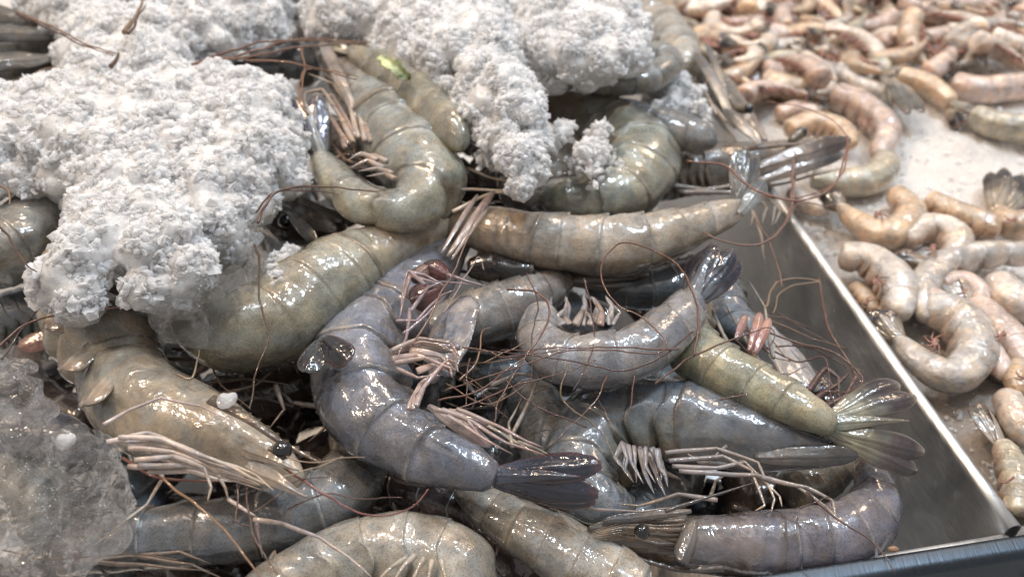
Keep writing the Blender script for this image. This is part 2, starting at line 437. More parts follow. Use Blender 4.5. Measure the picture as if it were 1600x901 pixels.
    if tail is not None:
        tip = Vector(tail); base = P[-1] - T*rt*.35; Fd = (tip-base); ln = Fd.length; Fd.normalize()
        Nf = Vector(fan_n).normalized() if fan_n else (D*.45 + Vector((0, -.45, .75))).normalized()
        Nf = (Nf - Fd*Nf.dot(Fd)).normalized(); Sp = Nf.cross(Fd).normalized()
        specs = [('uropod', 24, .95, .62, -.25), ('uropod', -24, .95, .62, -.30), ('uropod', 11, 1.0, .60, -.05), ('uropod', -11, .98, .60, -.1), ('telson', 0, .82, .50, .12)]
        gg = Geo() if not tail_parts else None
        for k, (nm, an, lf, wf, lift) in enumerate(specs):
            an = R(an*spread + rn.uniform(-4, 4)); f2 = (Fd*math.cos(an) + Sp*math.sin(an) + Nf*.12*lift).normalized()
            s2 = Nf.cross(f2).normalized(); nn = (Nf + s2*(.25*(1 if an > 0 else -1) if nm == 'uropod' else 0)).normalized(); s2 = nn.cross(f2).normalized()
            g = gg or Geo()
            blade_geo(g, base + Nf*rt*lift*.9 + Sp*math.sin(an)*rt*.8, f2, s2, nn, ln*lf, rt*1.75*wf*tail_w*(1.15 if nm == 'uropod' else 1), pal.tail0,
                      pal.tail1 if nm == 'uropod' else mixc(pal.tail0, pal.tail1, .45), pal.edge, pointed=(1 if nm == 'telson' else 0), seed=k+seed, dark0=tdark)
            if tail_parts: g.build(nm, mats[2], root)
        # the knuckle where the fan is hinged
        if gg: gg.build('tail_fan', mats[2], root)
    for si in range(swim):
        t = lerp(abd0, 1, (edges[si]+edges[si+1])/2+.02); f = t*(n-1); i0 = min(n-2, int(f))
        T, D, Lt = ring_frame(P, i0, d, tl(t)); r = rad[i0]
        for sd in (1, -1):
            b0 = P[i0] - D*r*.72*ventral + Lt*sd*r*.22
            g = Geo(); f2 = (-D*1.0 + T*.55 + Lt*sd*.12 + Vector((rn.uniform(-.2, .2),)*3)).normalized(); s2 = (T + D*.5).normalized()
            nn = s2.cross(f2).normalized(); s2 = nn.cross(f2).normalized()
            sc0 = swimc or mixc(pal.belly, srgb(200, 180, 160), .5)
            blade_geo(g, b0, f2, s2, nn, r*rn.uniform(.75, 1.05), r*.40, sc0, tuple(x*.8 for x in sc0), pal.edge, seed=si, thick=.0006)
            g.build('swimmeret', M_LEG, root)
    return P, rad

def shrimp(label, path, z, d, pal, tilt=20, cara=0.0, tail=None, tz=0, group='large shrimp heaped in the tray', cat='shrimp', name='whole_shrimp', **kw):
    """path: (px, py, half width px[, dz]) head to tail in photo pixels, z = height of its centre line"""
    pts = []
    for p in path:
        zz = z + (p[3] if len(p) > 3 else 0)
        q = W(p[0], p[1], zz); pts.append((q.x, q.y, q.z, p[2]*S(p[0], p[1], zz)))
    A, ln = catmull(pts, 90)
    c = A.mean(0); root = empty(name, (c[0], c[1], float((A[:, 2]-A[:, 3]).min())))
    tag(root, label, cat, group)
    tw = W(tail[0], tail[1], z+tz) if tail else None
    kw.setdefault('seed', int(abs(path[0][0]*3+path[0][1])) % 97)
    P, rad = shrimp_parts(root, A, d, R(tilt), pal, cara, tw, **kw)
    root_info[root.name] = (P, rad)
    return root
root_info = {}
def eye(parent, px, py, z, r=11, stalk=None):
    s = S(px, py, z); c = W(px, py, z); V = []; Fc = []; nr, ns = 12, 18
    for i in range(nr+1):
        a = math.pi*i/nr
        for k in range(ns):
            b = 2*math.pi*k/ns
            V.append(c + Vector((math.sin(a)*math.cos(b), math.sin(a)*math.sin(b), math.cos(a)*.92))*r*s)
    for i in range(nr):
        for k in range(ns): Fc.append((i*ns+k, (i+1)*ns+k, (i+1)*ns+(k+1) % ns, i*ns+(k+1) % ns))
    e = mesh_obj('eye', V, Fc, M_EYE, parent, [(0.01,)*3]*len(V))
    if stalk:
        q = W(stalk[0], stalk[1], z-.002)
        P = [q.lerp(c, t/6) for t in range(7)]; V, Fc = tube_geo(P, [r*s*lerp(.55, .95, t/6) for t in range(7)], 10)
        g = Geo(); g.add(V, Fc, srgb(120, 105, 75)); g.build('eye_stalk', M_LEG, parent)
    return e
def plate(parent, px, z, wpx, col0, col1, name='antennal_scale', nz=(0, -.5, .8), pointed=0, edge=None, dark0=.4, mt=None, z1=None, cup=.25, lbl=None):
    """a leaf-shaped blade from the first to the second photo point"""
    a = W(px[0], px[1], z); b = W(px[2], px[3], z if z1 is None else z1); Fd = b-a; ln = Fd.length; Fd.normalize()
    Nf = Vector(nz); Nf = (Nf-Fd*Nf.dot(Fd)).normalized(); Sp = Nf.cross(Fd)
    g = Geo(); blade_geo(g, a, Fd, Sp, Nf, ln, wpx*S(px[0], px[1], z), col0, col1, edge or tuple(x*.6 for x in col0), pointed=pointed, dark0=dark0, cup=cup)
    return g.build(name, mt or M_TAIL, parent)
def rostrum(parent, px, z, hgt=8, teeth=9, col=(.1, .08, .05), side=1, thick=2.5):
    """toothed blade along photo points; the teeth stand on one side"""
    pts = [W(p[0], p[1], z+(p[2] if len(p) > 2 else 0)) for p in px]
    A, ln = catmull([tuple(p) for p in pts], teeth*6+1); s = S(px[0][0], px[0][1], z); V = []; Fc = []; cols = []
    m = len(A)
    for i in range(m):
        p = Vector(A[i]); T = (Vector(A[min(i+1, m-1)])-Vector(A[max(i-1, 0)])).normalized()
        U = T.cross(Vector((0, 0, 1))).normalized()*side; N = U.cross(T).normalized()
        g = i/(m-1); ph = (i % 6)/6; tooth = (ph**1.5)*hgt*.55*s if g < .93 else 0
        h = hgt*s*(1-g*.85); k = thick*s*(1-g*.6)
        V += [p-U*h*.7+N*k, p+U*(h*.3)+N*k, p+U*(h*.5+tooth), p+U*(h*.3)-N*k, p-U*h*.7-N*k]
        cc = mixc(col, tuple(x*2.4 for x in col), .3+.5*noise.noise(p*400)); cols += [cc, cc, tuple(x*.5 for x in cc), cc, cc]
    for i in range(m-1):
        for k in range(5): Fc.append((i*5+k, i*5+(k+1) % 5, (i+1)*5+(k+1) % 5, (i+1)*5+k))
    Fc.append((4, 3, 2, 1, 0)); Fc.append(tuple((m-1)*5+k for k in range(5)))
    g = Geo(); g.add(V, Fc, cols); return g.build('rostrum', M_HEAD, parent)

# ------------------------------------------------------------------ the tray and the counter
A0, B0 = W(1197, 296, 0), W(1576, 826, 0)
C0, D0 = W(1170, 903, 0), W(1600, 837, 0)
u = (A0-B0).normalized(); v = Vector((-u.y, u.x, 0))      # u runs away from us along the side, v towards the left of the tray
far = B0 + u*.50; near = B0.copy(); LW = .46; DEP = .085
tray = empty('steel_tray', B0 + Vector((0, 0, -DEP))); tag(tray, 'deep brushed steel tray with folded rim holding the large grey shrimp', 'tray')
def loft(rows, closed_ends=False):
    V = [p for r in rows for p in r]; n = len(rows[0]); Fc = []
    for i in range(len(rows)-1):
        for k in range(n-1): Fc.append((i*n+k, i*n+k+1, (i+1)*n+k+1, (i+1)*n+k))
    return V, Fc
def wall(name, p, q, inward, parent, mt, rim=True):
    """wall from p to q, profile from outer skirt over the folded rim and down the inner face"""
    prof = []
    z = Vector((0, 0, 1))
    prof.append(-inward*.0045 - z*.012)
    for k in range(9):
        a = math.pi*(1-k/8); prof.append(-inward*.0020 + inward*(.0024*math.cos(a)) + z*(.0022*math.sin(a)-.0008))
    prof += [inward*.0012 - z*.006, inward*.004 - z*.03, inward*.009 - z*(DEP-.008), inward*.012 - z*(DEP-.002), inward*.018 - z*DEP]
    rows = []
    for i in range(25):
        c = p.lerp(q, i/24); rows.append([c + x + Vector(noise.noise_vector(c*9))*.0004 for x in prof])
    V, Fc = loft(rows); o = mesh_obj(name, V, Fc, mt, parent)
    md = o.modifiers.new('thickness', 'SOLIDIFY'); md.thickness = .0008; md.offset = 0
    return o
wall('side_wall', near, far, v, tray, M_STEEL)
wall('side_wall', near+v*LW, far+v*LW, -v, tray, M_STEEL)
wall('back_wall', far, far+v*LW, -u, tray, M_STEEL)
wall('near_wall', near-Vector((0, 0, .004)), near+v*LW-Vector((0, 0, .004)), u, tray, M_STEEL)
zf = Vector((0, 0, -DEP))
mesh_obj('floor_plate', [near+zf+Vector((0, 0, .0015)), near+v*LW+zf+Vector((0, 0, .0015)), far+v*LW+zf+Vector((0, 0, .0015)), far+zf+Vector((0, 0, .0015))], [(0, 1, 2, 3)], M_STEEL, tray)
# counter rail in front
rd = (D0-C0).normalized(); rn_ = Vector((rd.y, -rd.x, 0))    # towards us
if rn_.y > 0: rn_ = -rn_
p0, p1 = C0 - rd*.35, C0 + rd*.75; z = Vector((0, 0, 1)); prof = [z*-.09, z*-.002]
for k in range(6):
    a = math.pi - k/5*math.pi/2; prof.append(rn_*(.0015+.0015*math.cos(a)) + z*(.0015*math.sin(a)-.0005))
for k in range(6):
    a = math.pi/2 - k/5*math.pi/2; prof.append(rn_*(.0045+.0025*math.cos(a)) + z*(.0025*math.sin(a)-.0015))
prof += [rn_*.0075 - z*.02, rn_*.0075 - z*.04, rn_*.004-z*.043]
V, Fc = loft([[p0.lerp(p1, i/30)+x for x in prof] for i in range(31)])
rail = mesh_obj('counter_rail', V, Fc, M_RAIL, None, origin=C0+Vector((0, 0, -.09)))
tag(rail, 'blue grey steel rail along the front edge of the counter, in front of the tray', 'rail')
md = rail.modifiers.new('thickness', 'SOLIDIFY'); md.thickness = .001; md.offset = 0
# ice bed to the right and behind the tray
BZ = -.016
nx, ny = 230, 190; V = []; Fc = []
o0 = near - u*.012
for j in range(ny):
    for i in range(nx):
        a = (j/(ny-1))**1.25*1.5; b = (i/(nx-1))**1.25*1.3
        p = o0 + u*a - v*(b+.0075); p = Vector((p.x, p.y, BZ))
        q = p*1.0; p.z += .006*noise.noise(q*22) + .0022*noise.noise(q*90) + .0012*noise.noise(q*260) + .0009*noise.noise(q*600) + .006*ss(.0, .05, b)
        V.append(p)
for j in range(ny-1):
    for i in range(nx-1): Fc.append((j*nx+i, j*nx+i+1, (j+1)*nx+i+1, (j+1)*nx+i))
bc = []
for p in V:
    wet = ss(.10, .02, (p-B0).dot(-v))*.8 if False else 0
    wet = max(0, 1-abs((p-B0).dot(-v)-.01)/.05)*.8 + max(0, 1-(p-W(1560, 640, BZ)).length/.09)*1.2
    wet = max(0, min(1, wet + .5*noise.noise(p*60)))
    bc.append(mixc((.80, .76, .72), (.40, .35, .31), wet))
bed = mesh_obj('ice_bed', V, Fc, M_SNOW, None, bc); tag(bed, 'white bed of packed ice under the small shrimp', 'ice bed', kind='structure')
V = []; Fc = []; nb = 120                               # the same bed behind the tray
for j in range(nb):
    for i in range(nb):
        p = far + u*(j/(nb-1)*1.0+.008) + v*(i/(nb-1)*1.0-.0085); p = Vector((p.x, p.y, BZ)); p.z += .006*noise.noise(p*22) + .0022*noise.noise(p*90)
        V.append(p)
for j in range(nb-1):
    for i in range(nb-1): Fc.append((j*nb+i, j*nb+i+1, (j+1)*nb+i+1, (j+1)*nb+i))
bed2 = mesh_obj('ice_bed', V, Fc, M_SNOW, None, [(.80, .76, .72)]*len(V)); tag(bed2, 'white bed of packed ice behind the tray', 'ice bed', kind='structure')

# ------------------------------------------------------------------ palettes (pigments of the shells)
def pal(m, **k): return Pal(srgb(*m), **{a: (srgb(*b) if isinstance(b, tuple) else b) for a, b in k.items()})
P_OLIVE = pal((164, 156, 122), belly=(186, 176, 116), head=(176, 150, 112), back=(140, 142, 110))
P_SAGE = pal((152, 154, 138), belly=(176, 176, 130), head=(140, 130, 112))
P_BLUE = pal((116, 126, 146), belly=(132, 136, 146), back=(92, 102, 122), head=(128, 124, 124), tail0=(66, 82, 112), tail1=(20, 30, 62), edge=(110, 60, 66))
P_TEAL = pal((116, 130, 142), belly=(140, 140, 108), back=(96, 116, 128), head=(84, 90, 104), edge=(120, 110, 95))
P_BEIGE = pal((170, 158, 134), belly=(182, 160, 132), head=(172, 140, 98), back=(176, 154, 118), tail0=(120, 126, 118), tail1=(70, 76, 80))
P_YEL = pal((170, 163, 118), belly=(172, 158, 108), back=(150, 150, 98), head=(140, 150, 130), tail0=(130, 132, 100), tail1=(66, 52, 58))
P_GREY = pal((140, 142, 144), belly=(165, 158, 146), back=(124, 126, 130), head=(130, 128, 124), tail0=(96, 112, 128), tail1=(26, 28, 52), edge=(90, 60, 70))
P_PURP = pal((122, 120, 134), belly=(150, 140, 140), back=(104, 100, 122), head=(130, 106, 80))
P_SLATE = pal((122, 128, 128), belly=(146, 142, 126), head=(140, 122, 102), back=(106, 112, 116))
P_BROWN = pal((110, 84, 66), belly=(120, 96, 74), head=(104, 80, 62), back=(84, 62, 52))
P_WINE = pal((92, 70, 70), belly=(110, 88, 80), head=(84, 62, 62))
P_PALE = pal((176, 170, 148), belly=(186, 176, 140), head=(176, 160, 134))

rnd_w = random.Random(77)
# ------------------------------------------------------------------ large shrimp, from the lowest layer up
# bottom right, head to the left
s20 = shrimp('purple grey whole shrimp at the bottom right against the front rail, head pointing left',
  [(925, 838, 14), (1000, 842, 35), (1085, 846, 50), (1170, 846, 58), (1250, 842, 58), (1325, 828, 56), (1366, 776, 40), (1348, 716, 24)], -.004, 1, P_PURP, tilt=2, cara=.48, seed=20, lat=.85)
eye(s20, 1003, 830, .022, 13)
rostrum(s20, [(1130, 886, .002), (1060, 888, 0), (980, 866, 0), (915, 852, 0)], .012, 9, 11, srgb(60, 50, 46), side=1)
plate(s20, (1075, 808, 915, 826), .012, 22, srgb(120, 104, 78), srgb(84, 76, 66), nz=(0, -.6, .8))
plate(s20, (1080, 798, 940, 812), .016, 16, srgb(128, 116, 104), srgb(100, 96, 96), nz=(0, -.6, .8), dark0=.2)
plate(s20, (1060, 860, 935, 840), .010, 26, srgb(106, 84, 60), srgb(74, 60, 50), nz=(0, -.8, .6))
for k in range(7):
    yy = 812+k*7; leg(s20, [(1072-k*3, yy), (1030, yy+rnd_w.uniform(-4, 4)), (975, 828+(yy-832)*.6), (925, 836+(yy-832)*.3)], .018-.0012*abs(k-2), rnd_w.uniform(4, 9), mixc(srgb(128, 100, 66), srgb(84, 74, 66), rnd_w.random()), 'mouthpart', tipc=srgb(150, 120, 84), flat=.5)
plate(s20, (1086, 812, 1062, 880), .018, 30, srgb(120, 110, 96), srgb(90, 84, 78), 'gill_cover', cup=.5)
for q in ([(960, 822), (920, 818), (890, 800), (860, 790)], [(960, 830), (915, 835), (880, 850)], [(955, 826), (900, 826), (840, 834), (800, 842)]):
    antenna(s20, q, .012, 1.5, srgb(130, 110, 90), 'antennule')
s19 = shrimp('pale greenish shrimp at the bottom centre under the dark blue tail fan',
  [(1010, 930, 60), (945, 895, 66), (875, 855, 64), (800, 815, 50), (745, 782, 34), (715, 765, 20)], .004, -1, P_PALE, tilt=35, seed=19)
s31 = shrimp('dark wine coloured shrimp in the gap above the bottom pale shrimp',
  [(560, 765, 22), (640, 775, 40), (720, 805, 46), (800, 860, 46), (840, 905, 40)], -.008, -1, P_WINE, tilt=30, seed=31)
s6 = shrimp('big pale curled shrimp cut off by the bottom edge, legs in its hollow',
  [(390, 960, 50), (460, 918, 62), (540, 884, 68), (620, 874, 74), (700, 890, 72), (745, 940, 62)], .009, -1, P_PALE, tilt=6, seed=6, swim=0, lat=.9)
for k, q in enumerate(([(648, 868), (630, 884), (612, 910)], [(662, 872), (652, 890), (640, 915)], [(676, 874), (672, 892), (668, 915)], [(690, 872), (694, 890), (698, 915)], [(635, 872), (612, 886), (590, 905)])):
    leg(s6, q, .028, 9, srgb(196, 176, 140), 'swimmeret')
s5 = shrimp('long slate grey shrimp lying under the legs of the whole shrimp at lower left',
  [(90, 860, 40), (170, 845, 52), (260, 832, 58), (350, 822, 62), (440, 806, 66), (520, 772, 62), (560, 715, 50), (530, 668, 36)], .006, 1, P_SLATE, tilt=12, seed=5, cara=.12, lat=.85)
s32 = shrimp('pale shrimp body in the tray corner behind the thin legs',
  [(1230, 770, 40), (1280, 740, 44), (1320, 700, 34)], -.014, 1, P_PALE, tilt=20, seed=32)
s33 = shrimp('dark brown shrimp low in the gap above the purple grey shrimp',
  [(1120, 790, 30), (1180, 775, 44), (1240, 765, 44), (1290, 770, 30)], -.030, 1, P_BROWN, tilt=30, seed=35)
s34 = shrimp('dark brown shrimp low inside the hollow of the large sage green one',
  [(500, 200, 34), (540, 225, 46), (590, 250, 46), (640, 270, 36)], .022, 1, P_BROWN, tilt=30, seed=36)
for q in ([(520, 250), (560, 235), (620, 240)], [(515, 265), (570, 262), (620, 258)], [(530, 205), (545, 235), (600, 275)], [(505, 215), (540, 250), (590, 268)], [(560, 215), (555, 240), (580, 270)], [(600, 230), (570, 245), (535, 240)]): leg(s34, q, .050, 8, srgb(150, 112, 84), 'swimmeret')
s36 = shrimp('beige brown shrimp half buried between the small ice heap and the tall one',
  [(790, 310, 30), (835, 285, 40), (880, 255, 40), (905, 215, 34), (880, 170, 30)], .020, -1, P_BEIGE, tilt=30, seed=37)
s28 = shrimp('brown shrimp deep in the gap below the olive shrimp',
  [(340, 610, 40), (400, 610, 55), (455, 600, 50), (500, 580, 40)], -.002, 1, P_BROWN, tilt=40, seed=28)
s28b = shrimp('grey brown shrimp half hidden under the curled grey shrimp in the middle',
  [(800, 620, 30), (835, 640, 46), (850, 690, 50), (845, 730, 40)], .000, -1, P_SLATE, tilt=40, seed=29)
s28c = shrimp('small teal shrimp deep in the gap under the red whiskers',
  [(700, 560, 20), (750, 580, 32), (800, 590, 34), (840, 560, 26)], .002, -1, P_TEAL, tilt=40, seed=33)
s18 = shrimp('large teal blue whole shrimp in the lower middle, head pointing to the tray corner',
  [(1345, 708, 8), (1265, 702, 38), (1175, 686, 60), (1085, 666, 72), (1010, 655, 68), (945, 665, 68), (915, 720, 62), (930, 780, 54), (990, 805, 42)], .008, 1, P_TEAL, tilt=10, cara=.44, seed=18, lat=.85)
rostrum(s18, [(1130, 640, .004), (1220, 662, .004), (1300, 690, 0), (1352, 706, 0)], .014, 9, 8, srgb(60, 62, 66), side=-1)
plate(s18, (1180, 715, 1335, 712), .012, 34, srgb(92, 88, 82), srgb(60, 58, 58))
for k, q in enumerate(([(1040, 708), (1120, 700), (1185, 722), (1210, 780), (1205, 800)], [(1045, 720), (1130, 712), (1175, 735), (1195, 790), (1180, 798)], [(1050, 728), (1120, 730), (1165, 722), (1218, 775), (1222, 792)],
                      [(1060, 735), (1180, 742), (1240, 755), (1290, 790), (1318, 818)], [(1190, 745), (1260, 760), (1300, 780), (1306, 808)], [(1120, 780), (1060, 770), (1000, 790), (960, 785)])):
    leg(s18, q, .018, 7, srgb(146, 134, 132), tipc=srgb(180, 150, 110), z1=.016)
for k, q in enumerate(([(985, 700), (975, 730), (990, 752)], [(1000, 700), (1005, 735), (1022, 770)], [(1012, 705), (1025, 740), (1040, 775)], [(1024, 710), (1038, 735), (1044, 760)], [(975, 690), (962, 715), (985, 740)])):
    leg(s18, q, .022, 11, srgb(122, 120, 128), 'swimmeret', flat=.32)
leg(s18, [(1040, 800), (1110, 775), (1180, 752)], .024, 6, srgb(96, 80, 70))
leg(s18, [(870, 770), (930, 795), (1000, 800), (1060, 792)], .022, 6, srgb(170, 146, 130))
s16 = shrimp('dark green shrimp wedged below the long beige shrimp',
  [(915, 440, 26), (970, 448, 38), (1040, 445, 42), (1100, 415, 36)], .012, 1, P_TEAL, tilt=30, seed=16)
s30 = shrimp('brown shrimp head with black eye in the dark gap beside the ice',
  [(540, 345, 20), (500, 350, 36), (455, 350, 40), (415, 330, 34)], .018, -1, P_BROWN, tilt=30, seed=30, cara=.9)
eye(s30, 446, 345, .031, 12)
for q in ((440, 320, 530, 365, 26), (420, 300, 540, 352, 22), (450, 330, 500, 385, 20)): plate(s30, q[:4], .034, q[4], srgb(130, 118, 98), srgb(100, 90, 78))
s9 = shrimp('rough grey brown shrimp in the centre with a narrow tail pointing right',
  [(660, 510, 34), (720, 500, 50), (790, 478, 54), (850, 452, 42), (892, 436, 22)], .022, 1, pal((146, 138, 126), tail0=(120, 104, 86), tail1=(50, 44, 64), edge=(130, 80, 70), back=(120, 112, 104)), tilt=10, tail=(1015, 424), seed=9, spread=.35, tail_w=.8)
s17 = shrimp('yellow green shrimp whose tail fan hangs over the steel side of the tray',
  [(1090, 470, 36), (1078, 520, 50), (1105, 562, 55), (1170, 598, 50), (1235, 630, 43), (1290, 660, 33), (1305, 667, 30)], .020, 1, P_YEL, tilt=16, tail=(1440, 668), tz=-.004, seed=17, spread=1.05, fan_n=(0, -.4, .9), tail_w=1.1, tdark=.3)
s17b = shrimp('green headed shrimp leaning against the tray side above the yellow green shrimp',
  [(1105, 400, 26), (1125, 440, 40), (1140, 490, 42), (1180, 540, 36)], .006, 1, P_TEAL, tilt=20, seed=27)
s7 = shrimp('blue grey whole shrimp in the centre, tail fan black with red edges',
  [(745, 330, 10), (705, 385, 34), (660, 440, 56), (615, 495, 70), (572, 560, 84), (588, 640, 80), (650, 692, 62), (715, 722, 50), (775, 748, 38)], .026, 1, P_BLUE, tilt=5, cara=.40, tail=(942, 745), tz=.006, seed=7, spread=.24, tail_w=1.0, tdark=.0, fan_n=(0, -.55, .83), lat=.85)
s15 = shrimp('translucent grey curled shrimp right of centre, blue black tail fan raised',
  [(850, 480, 26), (850, 525, 42), (880, 555, 50), (935, 560, 52), (1000, 543, 50), (1055, 500, 42), (1085, 462, 30)], .034, 1, P_GREY, tilt=2, tail=(1130, 388), tz=.006, seed=15, spread=.35, tail_w=1.2, tdark=.12, fan_n=(-.5, -.5, .7))
for k, q in enumerate(([(880, 510), (890, 480), (884, 462)], [(905, 505), (915, 475), (912, 458)], [(928, 505), (935, 478), (925, 462)], [(950, 505), (956, 478), (946, 462)], [(866, 505), (858, 482), (862, 462)])):
    leg(s15, q, .034, 12, srgb(150, 148, 150), 'swimmeret', flat=.32)
s10 = shrimp('long beige shrimp across the middle with its tail fan standing up at right',
  [(700, 350, 26), (760, 356, 44), (820, 370, 52), (890, 376, 52), (960, 380, 55), (1030, 366, 46), (1090, 348, 36), (1135, 332, 26), (1160, 318, 16)], .036, 1, P_BEIGE, tilt=0, cara=.27, tail=(1170, 238), tz=.010, seed=10, spread=.38, tail_w=1.5, tdark=.25, fan_n=(.2, -.8, .5), lat=.85)
plate(s10, (1156, 334, 1192, 286), .040, 30, srgb(120, 124, 116), srgb(84, 88, 90), 'uropod')
s11 = shrimp('big pale green curled shrimp with a brown front under the small ice heap',
  [(845, 160, 26), (890, 175, 44), (950, 205, 62), (990, 250, 72), (960, 300, 62), (900, 315, 50), (850, 300, 36)], .028, -1, pal((158, 160, 128), belly=(176, 160, 124), head=(184, 140, 104)), tilt=8, cara=.30, seed=11)
s12 = shrimp('narrow grey shrimp with a dark broken side line right of the small ice heap',
  [(935, 162, 14), (985, 185, 28), (1050, 205, 32), (1095, 216, 28), (1118, 225, 16)], .036, -1, P_SLATE, tilt=50, seed=12)
s14 = shrimp('out of focus pale shrimp behind the ice at the top',
  [(960, 10, 24), (1010, 30, 34), (1050, 70, 38), (1072, 115, 30)], .030, -1, P_PALE, tilt=30, seed=14)
s13 = shrimp('grey green shrimp sticking out of the ice, tail fan pointing left',
  [(1010, 80, 20), (1040, 98, 28), (1015, 122, 28), (955, 130, 26), (900, 126, 21)], .048, -1, P_SAGE, tilt=25, tail=(822, 112), seed=13, spread=.5)
s21 = shrimp('brown shrimp head lying over the far tray corner with dark snout to the right',
  [(1325, 218, 6), (1255, 240, 24), (1175, 258, 38), (1090, 268, 44), (1020, 285, 40)], .012, 1, pal((130, 116, 98), head=(140, 118, 96)), tilt=30, cara=.75, seed=21)
eye(s21, 1252, 207, .026, 10, (1235, 222))
plate(s21, (1180, 265, 1320, 222), .026, 34, srgb(150, 128, 108), srgb(84, 64, 56), nz=(0, -.7, .7))
plate(s21, (1180, 285, 1310, 245), .022, 22, srgb(150, 132, 112), srgb(60, 60, 70), nz=(0, -.7, .7))
rostrum(s21, [(1160, 232, .004), (1230, 226, .004), (1290, 222, .002), (1330, 215)], .026, 7, 7, srgb(120, 96, 76), side=-1)
s21b = shrimp('dark shrimp head with a black eye rising behind the tray corner',
  [(1196, 222, 6), (1166, 192, 18), (1130, 152, 26), (1100, 112, 20)], .016, 1, pal((138, 124, 106), head=(126, 108, 90)), tilt=30, cara=.7, seed=22)
eye(s21b, 1170, 170, .034, 9, (1150, 172))
for q in ((1150, 200, 1085, 95, 20), (1190, 225, 1130, 175, 22), (1140, 170, 1100, 80, 12)): plate(s21b, q[:4], .034, q[4], srgb(150, 140, 122), srgb(96, 90, 84))
for q in ([(1120, 180), (1100, 140), (1108, 110)], [(1135, 190), (1110, 160), (1090, 150)]): leg(s21b, q, .036, 5, srgb(170, 150, 128))
s22 = shrimp('thick pale green shrimp cut off by the left edge under the ice',
  [(105, 290, 44), (70, 335, 62), (25, 380, 74), (-40, 410, 78)], .040, -1, P_SAGE, tilt=30, seed=22)
s23 = shrimp('dark shrimp head in the upper left corner with a brown back end',
  [(-60, 100, 40), (10, 90, 50), (60, 75, 48), (115, 55, 40)], .034, -1, pal((118, 100, 84), head=(84, 84, 80)), tilt=20, cara=.95, seed=23)
rostrum(s23, [(105, 98), (60, 120), (20, 135), (-20, 140)], .046, 6, 9, srgb(110, 108, 96), side=1)
for q in ((40, 30, -40, 20, 34), (90, 55, -40, 60, 30), (80, 90, -50, 110, 34)): plate(s23, q[:4], .052, q[4], srgb(96, 92, 84), srgb(60, 66, 66))
s24 = shrimp('slate blue shrimp under long red whiskers between the ice heaps',
  [(300, 120, 30), (360, 118, 42), (430, 108, 46), (500, 100, 40)], .036, -1, P_TEAL, tilt=35, seed=24)
s25 = shrimp('dark blue green shrimp at the left edge below the thick pale one', [(-40, 520, 40), (20, 500, 46), (80, 480, 40)], .012, -1, P_TEAL, tilt=35, seed=25)
s26 = shrimp('dark shrimp with a bluish head behind the clear ice slab at the lower left',
  [(-60, 690, 50), (20, 690, 50), (90, 690, 44), (140, 720, 34)], .010, -1, P_BLUE, tilt=35, seed=26)
s27 = shrimp('greenish shrimp beneath the clear ice slab at the left edge', [(-60, 760, 52), (0, 765, 52), (50, 790, 44), (60, 840, 34)], .008, -1, P_SAGE, tilt=35, seed=34)
s4 = shrimp('whole olive brown shrimp at lower left with shiny black eye and pink white legs',
  [(470, 752, 14), (425, 724, 38), (370, 700, 56), (300, 668, 70), (225, 632, 72), (185, 580, 68), (160, 520, 82), (140, 455, 80), (120, 400, 60)], .034, 1, pal((166, 156, 126), belly=(186, 166, 120), head=(168, 150, 116), back=(176, 146, 110)), tilt=10, cara=.50, seed=4, lat=.85, swim=0, ventral=1.0)
s3 = shrimp('thick olive yellow shrimp curling under the clear ice left of centre',
  [(700, 345, 26), (650, 365, 40), (590, 395, 56), (535, 425, 72), (475, 465, 80), (415, 505, 78), (355, 515, 68), (310, 480, 52), (300, 440, 40)], .036, -1, P_OLIVE, tilt=12, cara=.32, seam=.4, seed=3, lat=.88)
s1 = shrimp('large sage green curled shrimp at the top, blue tail fan pointing up',
  [(520, 80, 22), (560, 130, 46), (610, 190, 66), (655, 250, 74), (668, 300, 62), (625, 330, 42), (570, 322, 38), (525, 287, 34), (498, 245, 26)], .052, -1 if False else 1, pal((150, 156, 140), belly=(176, 176, 132), head=(146, 134, 114), tail0=(150, 152, 140), tail1=(56, 56, 92), edge=(150, 146, 110)), tilt=6, cara=.36, tail=(478, 150), tz=.014, seed=1, lat=.85, spread=.35, tail_w=1.15, tdark=.05, fan_n=(0, -.7, .7))
s2 = shrimp('slender olive shrimp lying across the ice edge with broken brown side lines',
  [(722, 232, 14), (708, 210, 32), (672, 172, 36), (625, 130, 34), (575, 98, 25), (545, 78, 14)], .066, 1, P_OLIVE, tilt=60, tail=(510, 62), seed=2, spread=.4, tail_w=.7)

